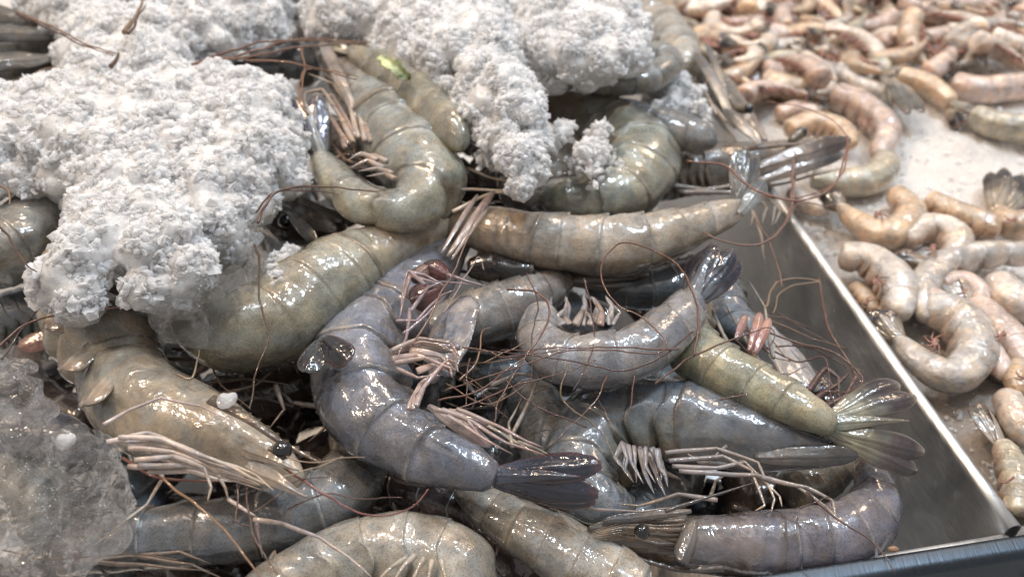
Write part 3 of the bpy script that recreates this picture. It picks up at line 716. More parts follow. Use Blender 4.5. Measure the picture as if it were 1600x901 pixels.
# --- head of the lower-left whole shrimp
eye(s4, 441, 703, .053, 16, (425, 704))
rostrum(s4, [(330, 622, .004), (390, 655, .004), (440, 690, .002), (500, 722, 0)], .049, 15, 11, srgb(90, 70, 48), side=-1)
plate(s4, (385, 728, 486, 777), .050, 40, srgb(150, 138, 118), srgb(116, 108, 98), nz=(0, -.5, .8), pointed=1, cup=.1)
plate(s4, (380, 700, 470, 735), .052, 30, srgb(150, 130, 100), srgb(134, 118, 96), nz=(0, -.5, .8), pointed=1, cup=.1)
PK = srgb(205, 184, 172)
for q, zz in (([(165, 690), (230, 676), (270, 690), (340, 720), (400, 742), (428, 765)], .058), ([(185, 682), (250, 684), (330, 716), (390, 745), (415, 755)], .060),
          ([(200, 700), (270, 705), (345, 735), (385, 750), (410, 758)], .055), ([(210, 718), (270, 712), (320, 730), (330, 760), (324, 782)], .056),
          ([(215, 726), (290, 728), (340, 738), (352, 762), (356, 780)], .052), ([(230, 735), (300, 738), (340, 748), (372, 752)], .05),
          ([(200, 726), (245, 730), (254, 746), (230, 786), (150, 850)], .046)):
    leg(s4, q, zz, 8, PK, tipc=srgb(196, 176, 140), z1=zz-.006)
leg(s4, [(160, 662), (200, 640), (250, 620), (310, 634), (372, 660)], .062, 6, srgb(196, 176, 166), tipc=srgb(190, 150, 140))
leg(s4, [(356, 780), (388, 800), (400, 806)], .046, 6, PK, 'leg_claw')
for q in ([(395, 812), (440, 818), (500, 840), (545, 868), (582, 903)],): leg(s5, q, .034, 7, srgb(190, 170, 158))
leg(s5, [(400, 815), (408, 850), (412, 872)], .030, 6, srgb(130, 110, 112))
# pleura of the same shrimp hanging to the left
for q in ((130, 480, 76, 520, 66), (150, 535, 100, 582, 62), (172, 588, 134, 640, 54)): plate(s4, q[:4], .044, q[4], srgb(164, 146, 118), srgb(156, 124, 100), 'pleuron', nz=(-.4, -.5, .8), dark0=.7)
plate(s4, (110, 520, 30, 545), .026, 34, srgb(170, 130, 104), srgb(140, 80, 64), 'swimmeret', dark0=.2)
# --- legs and swimmerets of the curled shrimp at the top
LG = srgb(196, 170, 140)
for k, q in enumerate(([(560, 215), (545, 165), (520, 130), (480, 115)], [(570, 220), (560, 170), (540, 135), (500, 112)], [(552, 222), (530, 180), (505, 140), (478, 145), (474, 168)],
       [(580, 222), (566, 180), (552, 150), (536, 112)], [(545, 226), (520, 190), (500, 160)], [(556, 214), (520, 150), (486, 148)], [(540, 232), (532, 205), (512, 175), (498, 160)])):
    leg(s1, q, .062, 8, mixc(LG, srgb(150, 100, 80), .12*k), z1=.060)
for k, q in enumerate(([(600, 262), (575, 250), (548, 262)], [(612, 272), (590, 262), (560, 268)], [(590, 250), (565, 240), (545, 250)], [(618, 280), (600, 272), (572, 276)], [(606, 252), (585, 243), (558, 244)])):
    leg(s1, q, .066, 9, srgb(176, 150, 128), 'swimmeret')
plate(s1, (560, 190, 508, 75), .060, 22, srgb(150, 132, 112), srgb(130, 120, 110), nz=(0, -.5, .8))
# --- face and legs of the blue shrimp
LV = srgb(150, 118, 124)
for q in ([(640, 482), (634, 530), (620, 560)], [(640, 430), (696, 446)], [(640, 488), (668, 450), (690, 440), (758, 445)], [(618, 500), (650, 500), (690, 460), (712, 452)], [(630, 520), (668, 490), (696, 460)], [(640, 428), (630, 470), (622, 500)]):
    leg(s7, q, .052, 6, LV)
for q in ([(664, 446), (640, 422), (636, 425), (623, 494)], [(640, 424), (665, 430), (696, 448)], [(698, 430), (730, 440), (760, 446)]): leg(s7, q, .058, 6, srgb(160, 130, 136))
for q, c in (((690, 450, 640, 470, 44), (120, 46, 44)), ((700, 430, 664, 412, 34), (110, 40, 40)), ((676, 410, 640, 440, 30), (130, 92, 84))): plate(s7, q[:4], .050, q[4], srgb(*c), srgb(70, 26, 30), 'gill_cover', cup=.6)
for q in ((700, 400, 770, 308, 13), (690, 395, 745, 312, 9), (706, 405, 762, 330, 8)): plate(s7, q[:4], .054, q[4], srgb(150, 120, 100), srgb(140, 110, 96), dark0=.5)
PKL = srgb(184, 150, 136)
for q in ([(610, 550), (660, 535), (710, 548), (716, 580)], [(640, 548), (690, 556), (712, 578)], [(650, 580), (680, 570), (700, 580)], [(640, 640), (655, 600), (690, 575)], [(612, 560), (650, 555), (675, 565)]):
    leg(s7, q, .050, 11, PKL, 'swimmeret', flat=.32)
for q in ((640, 536, 720, 545, 22), (650, 552, 716, 580, 16), (668, 634, 770, 700, 22), (700, 640, 764, 664, 14)): plate(s7, q[:4], .046, q[4], srgb(160, 142, 132), srgb(128, 102, 106), 'swimmeret', dark0=.4)
pl = empty('loose_shell', W(715, 520, .036)); tag(pl, 'clear rounded piece of empty head shell lying against the blue grey shrimp', 'shell')
plate(pl, (690, 590, 722, 474), .036, 104, srgb(120, 122, 130), srgb(150, 150, 156), 'shell_plate', nz=(-.5, -.5, .7), mt=M_TAIL, dark0=.3)
tf = empty('loose_tail', W(520, 560, .05)); tag(tf, 'black blue tail fan poking out from under the olive shrimp', 'tail')
plate(tf, (505, 530, 480, 585), .046, 44, srgb(34, 46, 56), srgb(22, 24, 34), 'uropod', edge=srgb(90, 90, 90))
plate(tf, (505, 528, 548, 568), .048, 44, srgb(40, 38, 50), srgb(26, 22, 30), 'uropod', edge=srgb(120, 70, 66))
hd = shrimp('black glistening shrimp head between the beige shrimp and the rough grey one',
  [(730, 420, 16), (765, 418, 26), (800, 424, 26), (835, 425, 18)], .030, -1, pal((34, 24, 24), head=(30, 20, 22), belly=(50, 36, 36)), tilt=30, cara=.97, seed=41)
for q, rr_ in (([(612, 548), (655, 528), (705, 536), (722, 560)], 6), ([(616, 566), (664, 560), (704, 574), (706, 590)], 6), ([(620, 574), (652, 590), (690, 586)], 5), ([(650, 636), (662, 604), (700, 560), (716, 566)], 7), ([(646, 640), (648, 616), (668, 596)], 5),
             ([(690, 640), (740, 660), (790, 690), (850, 712)], 6), ([(700, 650), (750, 680), (800, 708)], 5), ([(714, 640), (780, 665), (822, 690), (846, 700)], 5), ([(680, 640), (725, 650), (760, 690)], 6)):
    leg(s7, q, .052, rr_*1.3, srgb(176, 150, 138), 'swimmeret', tipc=srgb(150, 100, 96))
for k in range(9):
    a = k*.35; j_ = rnd_w.uniform; leg(s15, [(866+k*12+j_(-5, 5), 508), (866+k*12+j_(-9, 9), 492+j_(-6, 6)), (862+k*12+j_(-14, 14), 474+j_(-12, 10))], .036+j_(-.003, .003), j_(5, 13), mixc(srgb(160, 154, 150), srgb(176, 140, 116), j_(0, 1)), 'swimmeret', flat=.35)
for k in range(7):
    leg(s18, [(972+k*9, 694+k), (976+k*10+j_(-9, 9), 722+j_(-6, 8)), (984+k*10+j_(-12, 12), 750+j_(-12, 12))], .024+j_(-.003, .003), j_(5, 12), srgb(136, 132, 136), 'swimmeret', flat=.4)
for k in range(5):
    leg(s4, [(190+k*10, 688+6*k), (260+k*6, 690+9*k), (330+k*8, 722+7*k), (392+k*4, 744+5*k)], .054-.001*k, 5, PK)
for k in range(26):
    cx, cy = ((760, 600), (1120, 730), (430, 600), (800, 400), (600, 720))[k % 5]; cx += rnd_w.uniform(-70, 70); cy += rnd_w.uniform(-45, 45); a = rnd_w.uniform(0, 6.28); L_ = rnd_w.uniform(25, 60)
    leg((s28c, s33, s28, s9, s31)[k % 5], [(cx-math.cos(a)*L_, cy-math.sin(a)*L_*.7), (cx, cy), (cx+math.cos(a+.7)*L_*.7, cy+math.sin(a+.7)*L_*.5)], rnd_w.uniform(.004, .018), rnd_w.uniform(4, 9), mixc(srgb(96, 72, 54), srgb(150, 136, 120), rnd_w.random()), flat=.5)
# right side bits
plate(s17b, (1200, 510, 1262, 620), .006, 70, srgb(176, 170, 166), srgb(150, 146, 146), 'gill_cover', dark0=.6, nz=(.3, -.5, .8))
for q in ((1172, 548, 1186, 492, 18), (1180, 552, 1200, 500, 16), (1150, 530, 1164, 494, 14)): plate(s17b, q[:4], .030, q[4], srgb(176, 96, 80), srgb(190, 120, 96), 'mouthpart')
for q in ([(1150, 560), (1130, 520), (1112, 480), (1090, 455)], [(1190, 570), (1160, 520), (1130, 470)], [(1210, 560), (1200, 520), (1195, 480), (1170, 440)]): leg(s17b, q, .024, 7, srgb(160, 156, 140))
clw = shrimp('dark red shrimp head in the tray corner beside the steel side',
  [(1250, 575, 12), (1275, 600, 26), (1300, 630, 24), (1310, 660, 16)], .000, 1, pal((90, 62, 62), head=(84, 56, 58)), tilt=30, cara=.95, seed=42)
for q in ([(1280, 640), (1320, 620), (1345, 580), (1330, 575)], [(1290, 650), (1335, 640), (1350, 600)], [(1270, 625), (1310, 600), (1330, 580)], [(1262, 610), (1290, 575), (1310, 590), (1312, 640)]): leg(clw, q, .010, 10, srgb(110, 66, 58))
for q in ([(1170, 312), (1178, 335), (1172, 352)], [(1185, 310), (1198, 325), (1190, 350)], [(1195, 305), (1212, 322), (1206, 352)], [(1180, 300), (1205, 305), (1220, 330), (1210, 350)], [(1176, 330), (1190, 370), (1195, 410)]):
    leg(s21, q, .010, 6, srgb(176, 158, 132))
leg(s21, [(1245, 250), (1238, 300), (1232, 350)], .020, 6, srgb(150, 120, 104))
for q in ([(1020, 285), (1100, 296), (1200, 282), (1300, 255)], [(1060, 300), (1150, 300), (1230, 285), (1320, 262)]): leg(s21, q, .018, 8, srgb(150, 134, 118))
# pale legs between top and beige shrimp
for q in ([(722, 180), (732, 220), (765, 255), (800, 285)], [(770, 195), (772, 240), (778, 290)], [(700, 252), (760, 275), (830, 290)], [(830, 302), (760, 296), (690, 298), (664, 312)], [(760, 240), (800, 270), (840, 300)], [(708, 330), (770, 300), (850, 300)]):
    leg(s10, q, .052, 6, srgb(196, 176, 146))
for q in ([(720, 250), (740, 270), (760, 290)], [(740, 235), (770, 260), (790, 280)], [(735, 265), (750, 240), (760, 215)], [(745, 280), (775, 250), (790, 240)]): leg(s10, q, .038, 12, srgb(110, 84, 60))
# small grey bits around the centre gap
for q in ([(800, 680), (830, 620), (842, 590), (850, 560)], [(808, 690), (835, 700), (866, 714)], [(700, 690), (760, 660), (800, 690), (850, 706)], [(736, 650), (790, 680), (840, 712)], [(800, 700), (795, 660), (815, 620)]): leg(s28b, q, .020, 6, srgb(170, 156, 136))
for q in ([(560, 700), (520, 660), (480, 690)], [(300, 590), (330, 560), (340, 540)]): leg(s28, q, .012, 7, srgb(160, 130, 100))
for q in ([(310, 600), (380, 590), (450, 600)], [(270, 545), (330, 550), (400, 545)], [(260, 560), (340, 565), (380, 560)], [(330, 620), (400, 600), (450, 560)], [(430, 600), (445, 640), (420, 670)]): leg(s28, q, .022, 7, srgb(140, 108, 78))
for q in ([(100, 880), (200, 868), (300, 880), (350, 905)], [(140, 876), (240, 884), (330, 890)], [(210, 870), (280, 860), (330, 880)], [(420, 880), (430, 860), (440, 905)]): leg(s27, q, .012, 7, srgb(150, 120, 96))

# ------------------------------------------------------------------ whiskers
RW = srgb(118, 62, 42); RW2 = srgb(96, 50, 38); RWL = srgb(150, 96, 60)
antenna(s15, [(1085, 555), (1090, 500), (1075, 440), (1040, 400), (985, 378), (945, 400), (938, 440), (965, 475), (1010, 500), (1042, 535), (1020, 552), (960, 548), (880, 550), (800, 575), (700, 610)], .062, 2.0, RW)
antenna(s15, [(1080, 520), (1030, 560), (960, 578), (850, 560), (740, 548)], .058, 1.6, RW2)
antenna(s15, [(1060, 545), (960, 543), (860, 545), (780, 548)], .060, 1.5, RW)
antenna(s9, [(790, 450), (840, 455), (862, 480), (850, 520), (820, 560), (780, 620), (770, 660)], .056, 1.8, RW)
antenna(s9, [(825, 430), (838, 470), (830, 540), (832, 600)], .052, 1.3, RW2)
antenna(s9, [(720, 540), (760, 548), (790, 560), (850, 555), (900, 545)], .050, 1.5, RW)
antenna(s28c, [(680, 625), (740, 610), (800, 575), (850, 540)], .046, 1.8, RW)
antenna(s28c, [(720, 590), (745, 560), (752, 520), (765, 512)], .044, 2.0, RWL)
antenna(s28c, [(690, 650), (760, 620), (850, 590), (930, 560)], .044, 1.6, RW)
antenna(s28c, [(735, 560), (730, 600), (724, 650)], .044, 1.5, RW2)
antenna(s28c, [(700, 600), (760, 630), (820, 600)], .036, 1.4, RWL)
antenna(s3, [(398, 380), (405, 420), (404, 460), (418, 520), (400, 580), (390, 640)], .066, 1.8, srgb(88, 56, 36))
antenna(s3, [(275, 585), (300, 590), (312, 548)], .05, 2.4, srgb(150, 120, 90))
antenna(s4, [(0, 540), (50, 500), (130, 485), (210, 476), (250, 462)], .060, 2.2, RW)
antenna(s4, [(0, 560), (30, 520), (62, 485), (90, 470)], .058, 2.0, srgb(80, 56, 50))
antenna(s4, [(255, 745), (300, 780), (350, 830), (410, 905)], .056, 2.2, srgb(150, 100, 60))
antenna(s4, [(400, 700), (470, 750), (520, 780), (590, 800), (640, 790), (668, 765)], .050, 2.2, srgb(140, 62, 54))
antenna(s4, [(450, 790), (500, 772), (560, 780), (630, 775)], .046, 1.4, RW2)
antenna(s4, [(190, 715), (230, 745), (290, 752), (370, 748)], .044, 2.6, srgb(140, 66, 48))
antenna(s4, [(385, 750), (388, 800), (400, 850), (436, 905)], .050, 1.8, RW2)
antenna(s4, [(420, 695), (480, 720), (530, 716), (570, 716)], .054, 1.3, srgb(170, 130, 100))
antenna(s4, [(430, 745), (470, 738), (500, 730), (536, 712)], .052, 1.3, srgb(180, 150, 110))
antenna(s4, [(396, 795), (440, 770), (470, 752), (520, 745)], .050, 1.2, RW2)
antenna(s4, [(372, 748), (370, 800), (378, 812), (410, 818)], .050, 1.6, RW2)
antenna(s22, [(0, 356), (22, 380), (45, 415), (58, 425)], .078, 2.0, RW2)
antenna(s22, [(0, 290), (16, 300), (16, 320)], .078, 2.2, srgb(150, 100, 70))
antenna(s23, [(25, 18), (80, 42), (130, 65), (182, 82)], .090, 2.2, srgb(150, 106, 76))
antenna(s23, [(28, 24), (80, 48), (130, 70), (178, 86)], .088, 1.8, RW)
antenna(s23, [(100, 106), (60, 112), (52, 128), (70, 150), (95, 158)], .074, 1.6, srgb(130, 88, 60))
antenna(s23, [(0, 134), (50, 138), (95, 146)], .070, 1.5, RW2)
antenna(s23, [(178, 106), (184, 94), (184, 84)], .090, 4.0, srgb(96, 56, 36))
antenna(s23, [(196, 54), (210, 30), (222, 0)], .090, 4.5, srgb(140, 104, 64))
antenna(s23, [(200, 52), (216, 28), (226, 8)], .092, 2.5, RW2)
for q in ([(300, 100), (360, 82), (420, 66), (500, 58), (582, 66)], [(305, 104), (370, 88), (440, 68), (520, 62), (580, 72)], [(380, 92), (450, 96), (520, 116), (560, 124)], [(340, 90), (400, 90), (460, 76), (560, 62)], [(400, 80), (440, 68), (462, 52)]):
    antenna(s24, q, .078, 2.2, srgb(126, 74, 50))
antenna(s24, [(474, 76), (476, 110), (474, 150), (478, 168)], .076, 1.6, RWL)
antenna(s1, [(480, 180), (470, 150), (478, 108), (520, 110), (560, 124)], .072, 2.0, RWL)
antenna(s1, [(400, 345), (412, 318), (430, 300), (470, 294), (520, 292), (590, 300)], .070, 2.6, srgb(104, 58, 40))
antenna(s1, [(404, 335), (430, 302), (480, 298), (530, 305)], .068, 1.8, srgb(90, 50, 36))
antenna(s21, [(1075, 250), (1130, 258), (1180, 300), (1260, 310), (1310, 280), (1326, 230), (1310, 195), (1260, 170), (1200, 162)], .050, 1.8, srgb(150, 82, 60))
antenna(s21, [(1325, 210), (1318, 250), (1300, 290), (1240, 310), (1190, 305)], .046, 1.6, srgb(150, 82, 60))
antenna(s21, [(1240, 250), (1236, 320), (1220, 360), (1180, 382), (1130, 376), (1100, 362)], .040, 2.6, srgb(140, 88, 74))
antenna(s21, [(1234, 340), (1250, 318), (1290, 325), (1310, 318)], .030, 1.4, srgb(140, 88, 74))
antenna(s21, [(1180, 340), (1200, 375), (1212, 410), (1222, 450)], .016, 2.0, srgb(150, 100, 84))
antenna(s17b, [(1195, 480), (1210, 445), (1240, 435), (1280, 440), (1240, 446), (1215, 462), (1205, 490)], .016, 2.2, srgb(150, 116, 84))
antenna(s17b, [(1280, 435), (1290, 500), (1320, 550), (1352, 605), (1358, 640)], .006, 2.4, srgb(112, 66, 52))
antenna(s17b, [(1020, 600), (1080, 560), (1150, 528), (1195, 512), (1210, 525), (1200, 545)], .052, 1.8, RW)
antenna(s17b, [(1200, 520), (1240, 535), (1300, 550), (1345, 590), (1320, 610), (1285, 612)], .022, 1.9, RW)
antenna(s17b, [(1210, 540), (1260, 545), (1320, 570), (1340, 630)], .020, 1.5, RW2)
antenna(s17b, [(1200, 545), (1245, 565), (1290, 560), (1300, 620), (1330, 640)], .020, 1.7, RW2)
antenna(s18, [(890, 570), (876, 620), (920, 660), (950, 700), (960, 720)], .048, 1.6, srgb(110, 82, 52))
antenna(s18, [(1260, 770), (1310, 810), (1360, 845), (1400, 895)], .022, 2.0, RW2)
antenna(s18, [(1250, 790), (1290, 775), (1300, 790)], .020, 1.5, RW2)
antenna(s7, [(645, 540), (700, 440), (760, 310)], .060, 1.8, srgb(140, 92, 72))
antenna(s7, [(690, 490), (730, 430), (748, 400), (758, 420)], .050, 1.5, srgb(170, 140, 130))
antenna(s5, [(0, 860), (80, 872), (200, 866), (280, 872)], .030, 1.6, srgb(120, 90, 64))
antenna(s28, [(330, 560), (345, 600), (392, 640)], .028, 1.6, srgb(120, 90, 64))

for k in range(10):
    a = rnd_w.uniform(0, 6.28); cx, cy = rnd_w.uniform(660, 1000), rnd_w.uniform(520, 640); L_ = rnd_w.uniform(60, 150)
    q = [(cx-math.cos(a)*L_, cy-math.sin(a)*L_*.6), (cx, cy+rnd_w.uniform(-25, 25)), (cx+math.cos(a+.4)*L_, cy+math.sin(a+.4)*L_*.6)]
    antenna(s28c, q, rnd_w.uniform(.026, .048), rnd_w.uniform(1.0, 1.6), (RW, RW2, RWL)[k % 3])
for k in range(8):
    cx, cy = rnd_w.uniform(1150, 1260), rnd_w.uniform(500, 600); a = rnd_w.uniform(-.8, 1.2); L_ = rnd_w.uniform(40, 80)
    antenna(s17b, [(cx-math.cos(a)*L_, cy-math.sin(a)*L_), (cx, cy+rnd_w.uniform(-15, 15)), (cx+math.cos(a)*L_, cy+math.sin(a)*L_*.8)], rnd_w.uniform(.012, .026), rnd_w.uniform(1.0, 1.6), (RW, RW2, RWL)[k % 3])
# ------------------------------------------------------------------ filler layer: more shrimp deep in the tray
rnd = random.Random(5); fill_roots = []
fill_spots = [(560, 640), (450, 680), (300, 540), (700, 640), (620, 560), (780, 520), (860, 500), (1000, 600), (1080, 640), (1150, 480), (1180, 420), (760, 700), (650, 800), (500, 830), (820, 800), (1000, 760), (1100, 800), (1200, 740),
              (420, 380), (520, 350), (620, 420), (760, 280), (740, 240), (800, 330), (900, 400), (1000, 420), (1100, 380), (440, 220), (340, 300), (200, 250), (60, 200), (200, 60), (330, 60), (480, 60), (640, 40), (760, 60), (900, 60), (1000, 140), (1080, 180), (1140, 280), (1120, 320),
              (80, 560), (20, 600), (200, 800), (100, 900), (330, 880), (250, 700), (350, 640), (900, 300), (1120, 700)]
words = ['dark', 'brownish', 'grey', 'greenish']
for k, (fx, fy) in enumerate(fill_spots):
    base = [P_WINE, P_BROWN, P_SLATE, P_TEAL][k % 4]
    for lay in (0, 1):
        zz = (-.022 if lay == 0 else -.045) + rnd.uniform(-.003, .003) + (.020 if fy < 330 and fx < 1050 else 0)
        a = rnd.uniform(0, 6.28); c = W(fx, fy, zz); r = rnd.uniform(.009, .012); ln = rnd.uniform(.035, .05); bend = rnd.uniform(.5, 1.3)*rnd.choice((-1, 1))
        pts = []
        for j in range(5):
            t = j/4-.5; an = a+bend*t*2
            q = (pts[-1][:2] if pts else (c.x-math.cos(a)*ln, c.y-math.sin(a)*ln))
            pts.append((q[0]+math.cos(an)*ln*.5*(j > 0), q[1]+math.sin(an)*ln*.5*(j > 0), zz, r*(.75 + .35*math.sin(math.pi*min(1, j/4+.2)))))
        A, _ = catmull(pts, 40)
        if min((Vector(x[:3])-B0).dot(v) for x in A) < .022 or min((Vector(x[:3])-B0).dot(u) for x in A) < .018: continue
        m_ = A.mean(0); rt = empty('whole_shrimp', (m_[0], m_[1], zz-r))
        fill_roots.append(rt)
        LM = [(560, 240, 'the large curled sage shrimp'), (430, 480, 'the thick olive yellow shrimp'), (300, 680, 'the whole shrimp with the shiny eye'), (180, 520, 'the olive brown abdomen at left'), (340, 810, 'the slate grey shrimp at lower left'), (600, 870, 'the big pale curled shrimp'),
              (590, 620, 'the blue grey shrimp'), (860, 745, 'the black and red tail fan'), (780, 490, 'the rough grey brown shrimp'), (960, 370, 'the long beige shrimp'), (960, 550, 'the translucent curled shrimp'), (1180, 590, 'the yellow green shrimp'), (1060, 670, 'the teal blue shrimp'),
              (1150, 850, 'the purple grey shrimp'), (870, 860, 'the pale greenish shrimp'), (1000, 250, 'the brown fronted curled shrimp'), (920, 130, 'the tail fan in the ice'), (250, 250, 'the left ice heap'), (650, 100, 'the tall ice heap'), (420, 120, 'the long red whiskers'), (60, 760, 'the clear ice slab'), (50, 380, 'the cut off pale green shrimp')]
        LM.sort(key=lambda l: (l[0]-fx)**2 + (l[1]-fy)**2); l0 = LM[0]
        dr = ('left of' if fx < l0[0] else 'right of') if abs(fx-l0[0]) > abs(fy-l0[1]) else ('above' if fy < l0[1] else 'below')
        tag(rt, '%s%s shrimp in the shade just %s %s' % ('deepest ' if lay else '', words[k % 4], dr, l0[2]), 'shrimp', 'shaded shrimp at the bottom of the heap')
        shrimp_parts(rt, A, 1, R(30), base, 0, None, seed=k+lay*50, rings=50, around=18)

# ------------------------------------------------------------------ ice
def inpoly(x, y, poly):
    c = False; j = len(poly)-1
    for i in range(len(poly)):
        xi, yi = poly[i][:2]; xj, yj = poly[j][:2]
        if (yi > y) != (yj > y) and x < (xj-xi)*(y-yi)/(yj-yi)+xi: c = not c
        j = i
    return c
def edged(x, y, poly):
    best = 9
    for i in range(len(poly)):
        a = poly[i-1]; b = poly[i]; dx, dy = b[0]-a[0], b[1]-a[1]
        t = max(0, min(1, ((x-a[0])*dx+(y-a[1])*dy)/(dx*dx+dy*dy+1e-12)))
        best = min(best, math.hypot(x-a[0]-dx*t, y-a[1]-dy*t))
    return best
import bmesh
bm_ = bmesh.new(); bmesh.ops.create_icosphere(bm_, subdivisions=2, radius=1)
ICO_V = np.array([v_.co[:] for v_ in bm_.verts]); ICO_F = [tuple(x.index for x in f.verts) for f in bm_.faces]; bm_.free()
bm_ = bmesh.new(); bmesh.ops.create_icosphere(bm_, subdivisions=1, radius=1)
ICO1 = (np.array([v_.co[:] for v_ in bm_.verts]), [tuple(x.index for x in f.verts) for f in bm_.faces]); bm_.free()
def fused(name, balls, voxel, mt, disp, seed=0, facet=False, smooth=0, grains=None):
    """balls: (centre, radius, squash) fused into one skin and roughened"""
    rn = np.random.RandomState(seed); V = []; Fc = []; o = 0
    for c, r, sq in balls:
        q = rn.normal(size=(3, 3)); q, _ = np.linalg.qr(q)
        sc_ = np.array([1, rn.uniform(.75, 1.1), sq])
        v_ = (ICO_V*sc_*r) @ q.T + np.array(c); V.append(v_); Fc += [(a+o, b+o, e+o) for a, b, e in ICO_F]; o += len(ICO_V)
    V = np.vstack(V); c0 = V.mean(0); c0[2] = V[:, 2].min()
    m = bpy.data.meshes.new(name); m.from_pydata((V-c0).tolist(), [], Fc); m.update()
    t = bpy.data.objects.new('tmp', m); C.objects.link(t)
    md = t.modifiers.new('r', 'REMESH'); md.mode = 'VOXEL'; md.voxel_size = voxel; md.use_smooth_shade = True
    if smooth: md = t.modifiers.new('s', 'SMOOTH'); md.iterations = smooth; md.factor = .5
    bpy.context.view_layer.update()
    me = bpy.data.meshes.new_from_object(t.evaluated_get(bpy.context.evaluated_depsgraph_get()))
    bpy.data.objects.remove(t); me.name = name
    n = len(me.vertices); co = np.empty(n*3, np.float32); me.vertices.foreach_get('co', co); co = co.reshape(-1, 3)
    nr = np.empty(n*3, np.float32); me.vertex_normals.foreach_get('vector', nr); nr = nr.reshape(-1, 3)
    d = np.empty(n, np.float32); nz = noise.noise; ce = noise.cell
    for i in range(n):
        p = Vector(co[i]); a = 0
        for fq, am in disp: a += am*nz(p*fq)
        d[i] = a
    co += nr*d[:, None]
    if facet: co += rn.normal(size=co.shape)*voxel*.16
    me.vertices.foreach_set('co', co.ravel()); me.update()
    me.polygons.foreach_set('use_smooth', [not facet]*len(me.polygons))
    me.materials.clear(); me.materials.append(mt)
    if grains:
        pr, gr, extra = grains
        pick = np.nonzero((rn.rand(n) < pr*np.clip([.62+1.7*noise.noise(Vector(c_)*110) for c_ in co.tolist()], .04, 1.2)) & (nr[:, 2] > -.25))[0]
        cs = np.vstack([co[pick] + nr[pick]*gr[0]*.25] + ([np.array(extra)-c0] if len(extra) else [])); V1, F1 = ICO1
        base_v = [tuple(x) for x in co]; base_f = [tuple(p.vertices) for p in me.polygons]
        VV = [co]; off = n
        for i in range(len(cs)):
            q, _ = np.linalg.qr(rn.normal(size=(3, 3))); r = gr[0] + (gr[1]-gr[0])*rn.rand()**2.2
            vv = (V1*rn.uniform(.55, 1.3, size=(len(V1), 1))*np.array([1.1, rn.uniform(.5, 1), rn.uniform(.35, .9)])*r) @ q.T + cs[i]
            VV.append(vv); base_f += [(a+off, b_+off, e+off) for a, b_, e in F1]; off += len(V1)
        nf = len(me.polygons); bpy.data.meshes.remove(me); me = bpy.data.meshes.new(name)
        me.from_pydata(np.vstack(VV).tolist(), [], base_f); me.update()
        me.materials.append(mt); me.materials.append(M_GRAIN)
        mi = np.zeros(len(me.polygons), np.int32); mi[nf:] = 1; me.polygons.foreach_set('material_index', mi)
        sm = np.ones(len(me.polygons), bool); sm[nf:] = np.repeat(rn.rand(len(cs)) < .3, len(F1)); me.polygons.foreach_set('use_smooth', sm)
    ob = bpy.data.objects.new(name, me); C.objects.link(ob); ob.location = c0
    return ob
def ice_heap(label, poly, zc, h, seed, holes=(), mt=None, rr=(.0045, .0095), slope=.02, depth=.014, voxel=.0011, zslope=0.0, name='crushed_ice', kind='stuff', cat='ice', disp=((160, .0008), (520, .0006), (1000, .0004)), density=1.0, group=None):
    rn = random.Random(seed)
    wp = [W(p[0], p[1], zc+(p[2] if len(p) > 2 else 0)) for p in poly]
    pl_ = [(p.x, p.y) for p in wp]
    hp = [(W(a, b, zc), r*S(a, b, zc)) for a, b, r in holes]
    x0, x1 = min(p[0] for p in pl_), max(p[0] for p in pl_); y0, y1 = min(p[1] for p in pl_), max(p[1] for p in pl_)
    area = (x1-x0)*(y1-y0); balls = []; extra = []
    k = int(area/(.0042**2)*1.0*density)
    for _ in range(k):
        x, y = rn.uniform(x0, x1), rn.uniform(y0, y1)
        if not inpoly(x, y, pl_): continue
        e = edged(x, y, pl_); r = rn.uniform(*rr)
        if e < r*.55: continue
        if any((Vector((x, y, 0))-Vector((q.x, q.y, 0))).length < hr + r*.6 for q, hr in hp): continue
        q = Vector((x, y, 0)); top = h*ss(0, slope, e)**.7 + .0045*noise.noise(q*45+Vector((seed, 0, 0))) + .003*noise.noise(q*120)
        z_ = zc - .004 + top - rn.random()**2*depth*.4
        if mt is None and e < .0045 + .003*noise.noise(q*200):
            for _ in range(3): extra.append((x+rn.uniform(-.003, .003), y+rn.uniform(-.003, .003), z_+rn.uniform(-.003, .003)))
            continue
        balls.append(((x, y, z_), r, rn.uniform(.6, 1)))
        if e > .008 and rn.random() < .5: balls.append(((x, y, z_-depth*.7), r*1.3, .8))
    ob = fused(name, balls, voxel, mt or M_ICE, disp, seed, facet=False, smooth=14 if mt is M_CLEAR else 0, grains=(.40, (.0006, .0028), extra) if mt is not M_CLEAR else None)
    tag(ob, label, cat, group, kind if kind == 'stuff' else None)
    return ob
ice_heap('large heap of white crushed ice covering the left side', [(-60, 150), (30, 160), (95, 150), (100, 60), (60, 30), (40, -60), (470, -60), (462, 40), (420, 60), (345, 88), (305, 95), (330, 130), (390, 140), (455, 150), (470, 200), (478, 285), (435, 300), (400, 350), (372, 372), (345, 400), (318, 455), (240, 470), (225, 480), (165, 470), (120, 500), (65, 485), (45, 440), (95, 400), (118, 330), (60, 290), (-60, 300)],
         .062, .016, 1, holes=((195, 442, 16), (205, 50, 22), (232, 12, 12), (188, 98, 12), (150, 40, 6)))
ice_heap('tall heap of white crushed ice along the top middle', [(475, -60), (806, -60), (800, 40), (822, 100), (838, 160), (862, 205), (850, 260), (815, 300), (790, 282), (760, 240), (722, 195), (690, 160), (655, 135), (600, 108), (575, 62), (480, 60)], .068, .018, 2, holes=((530, 70, 8),))
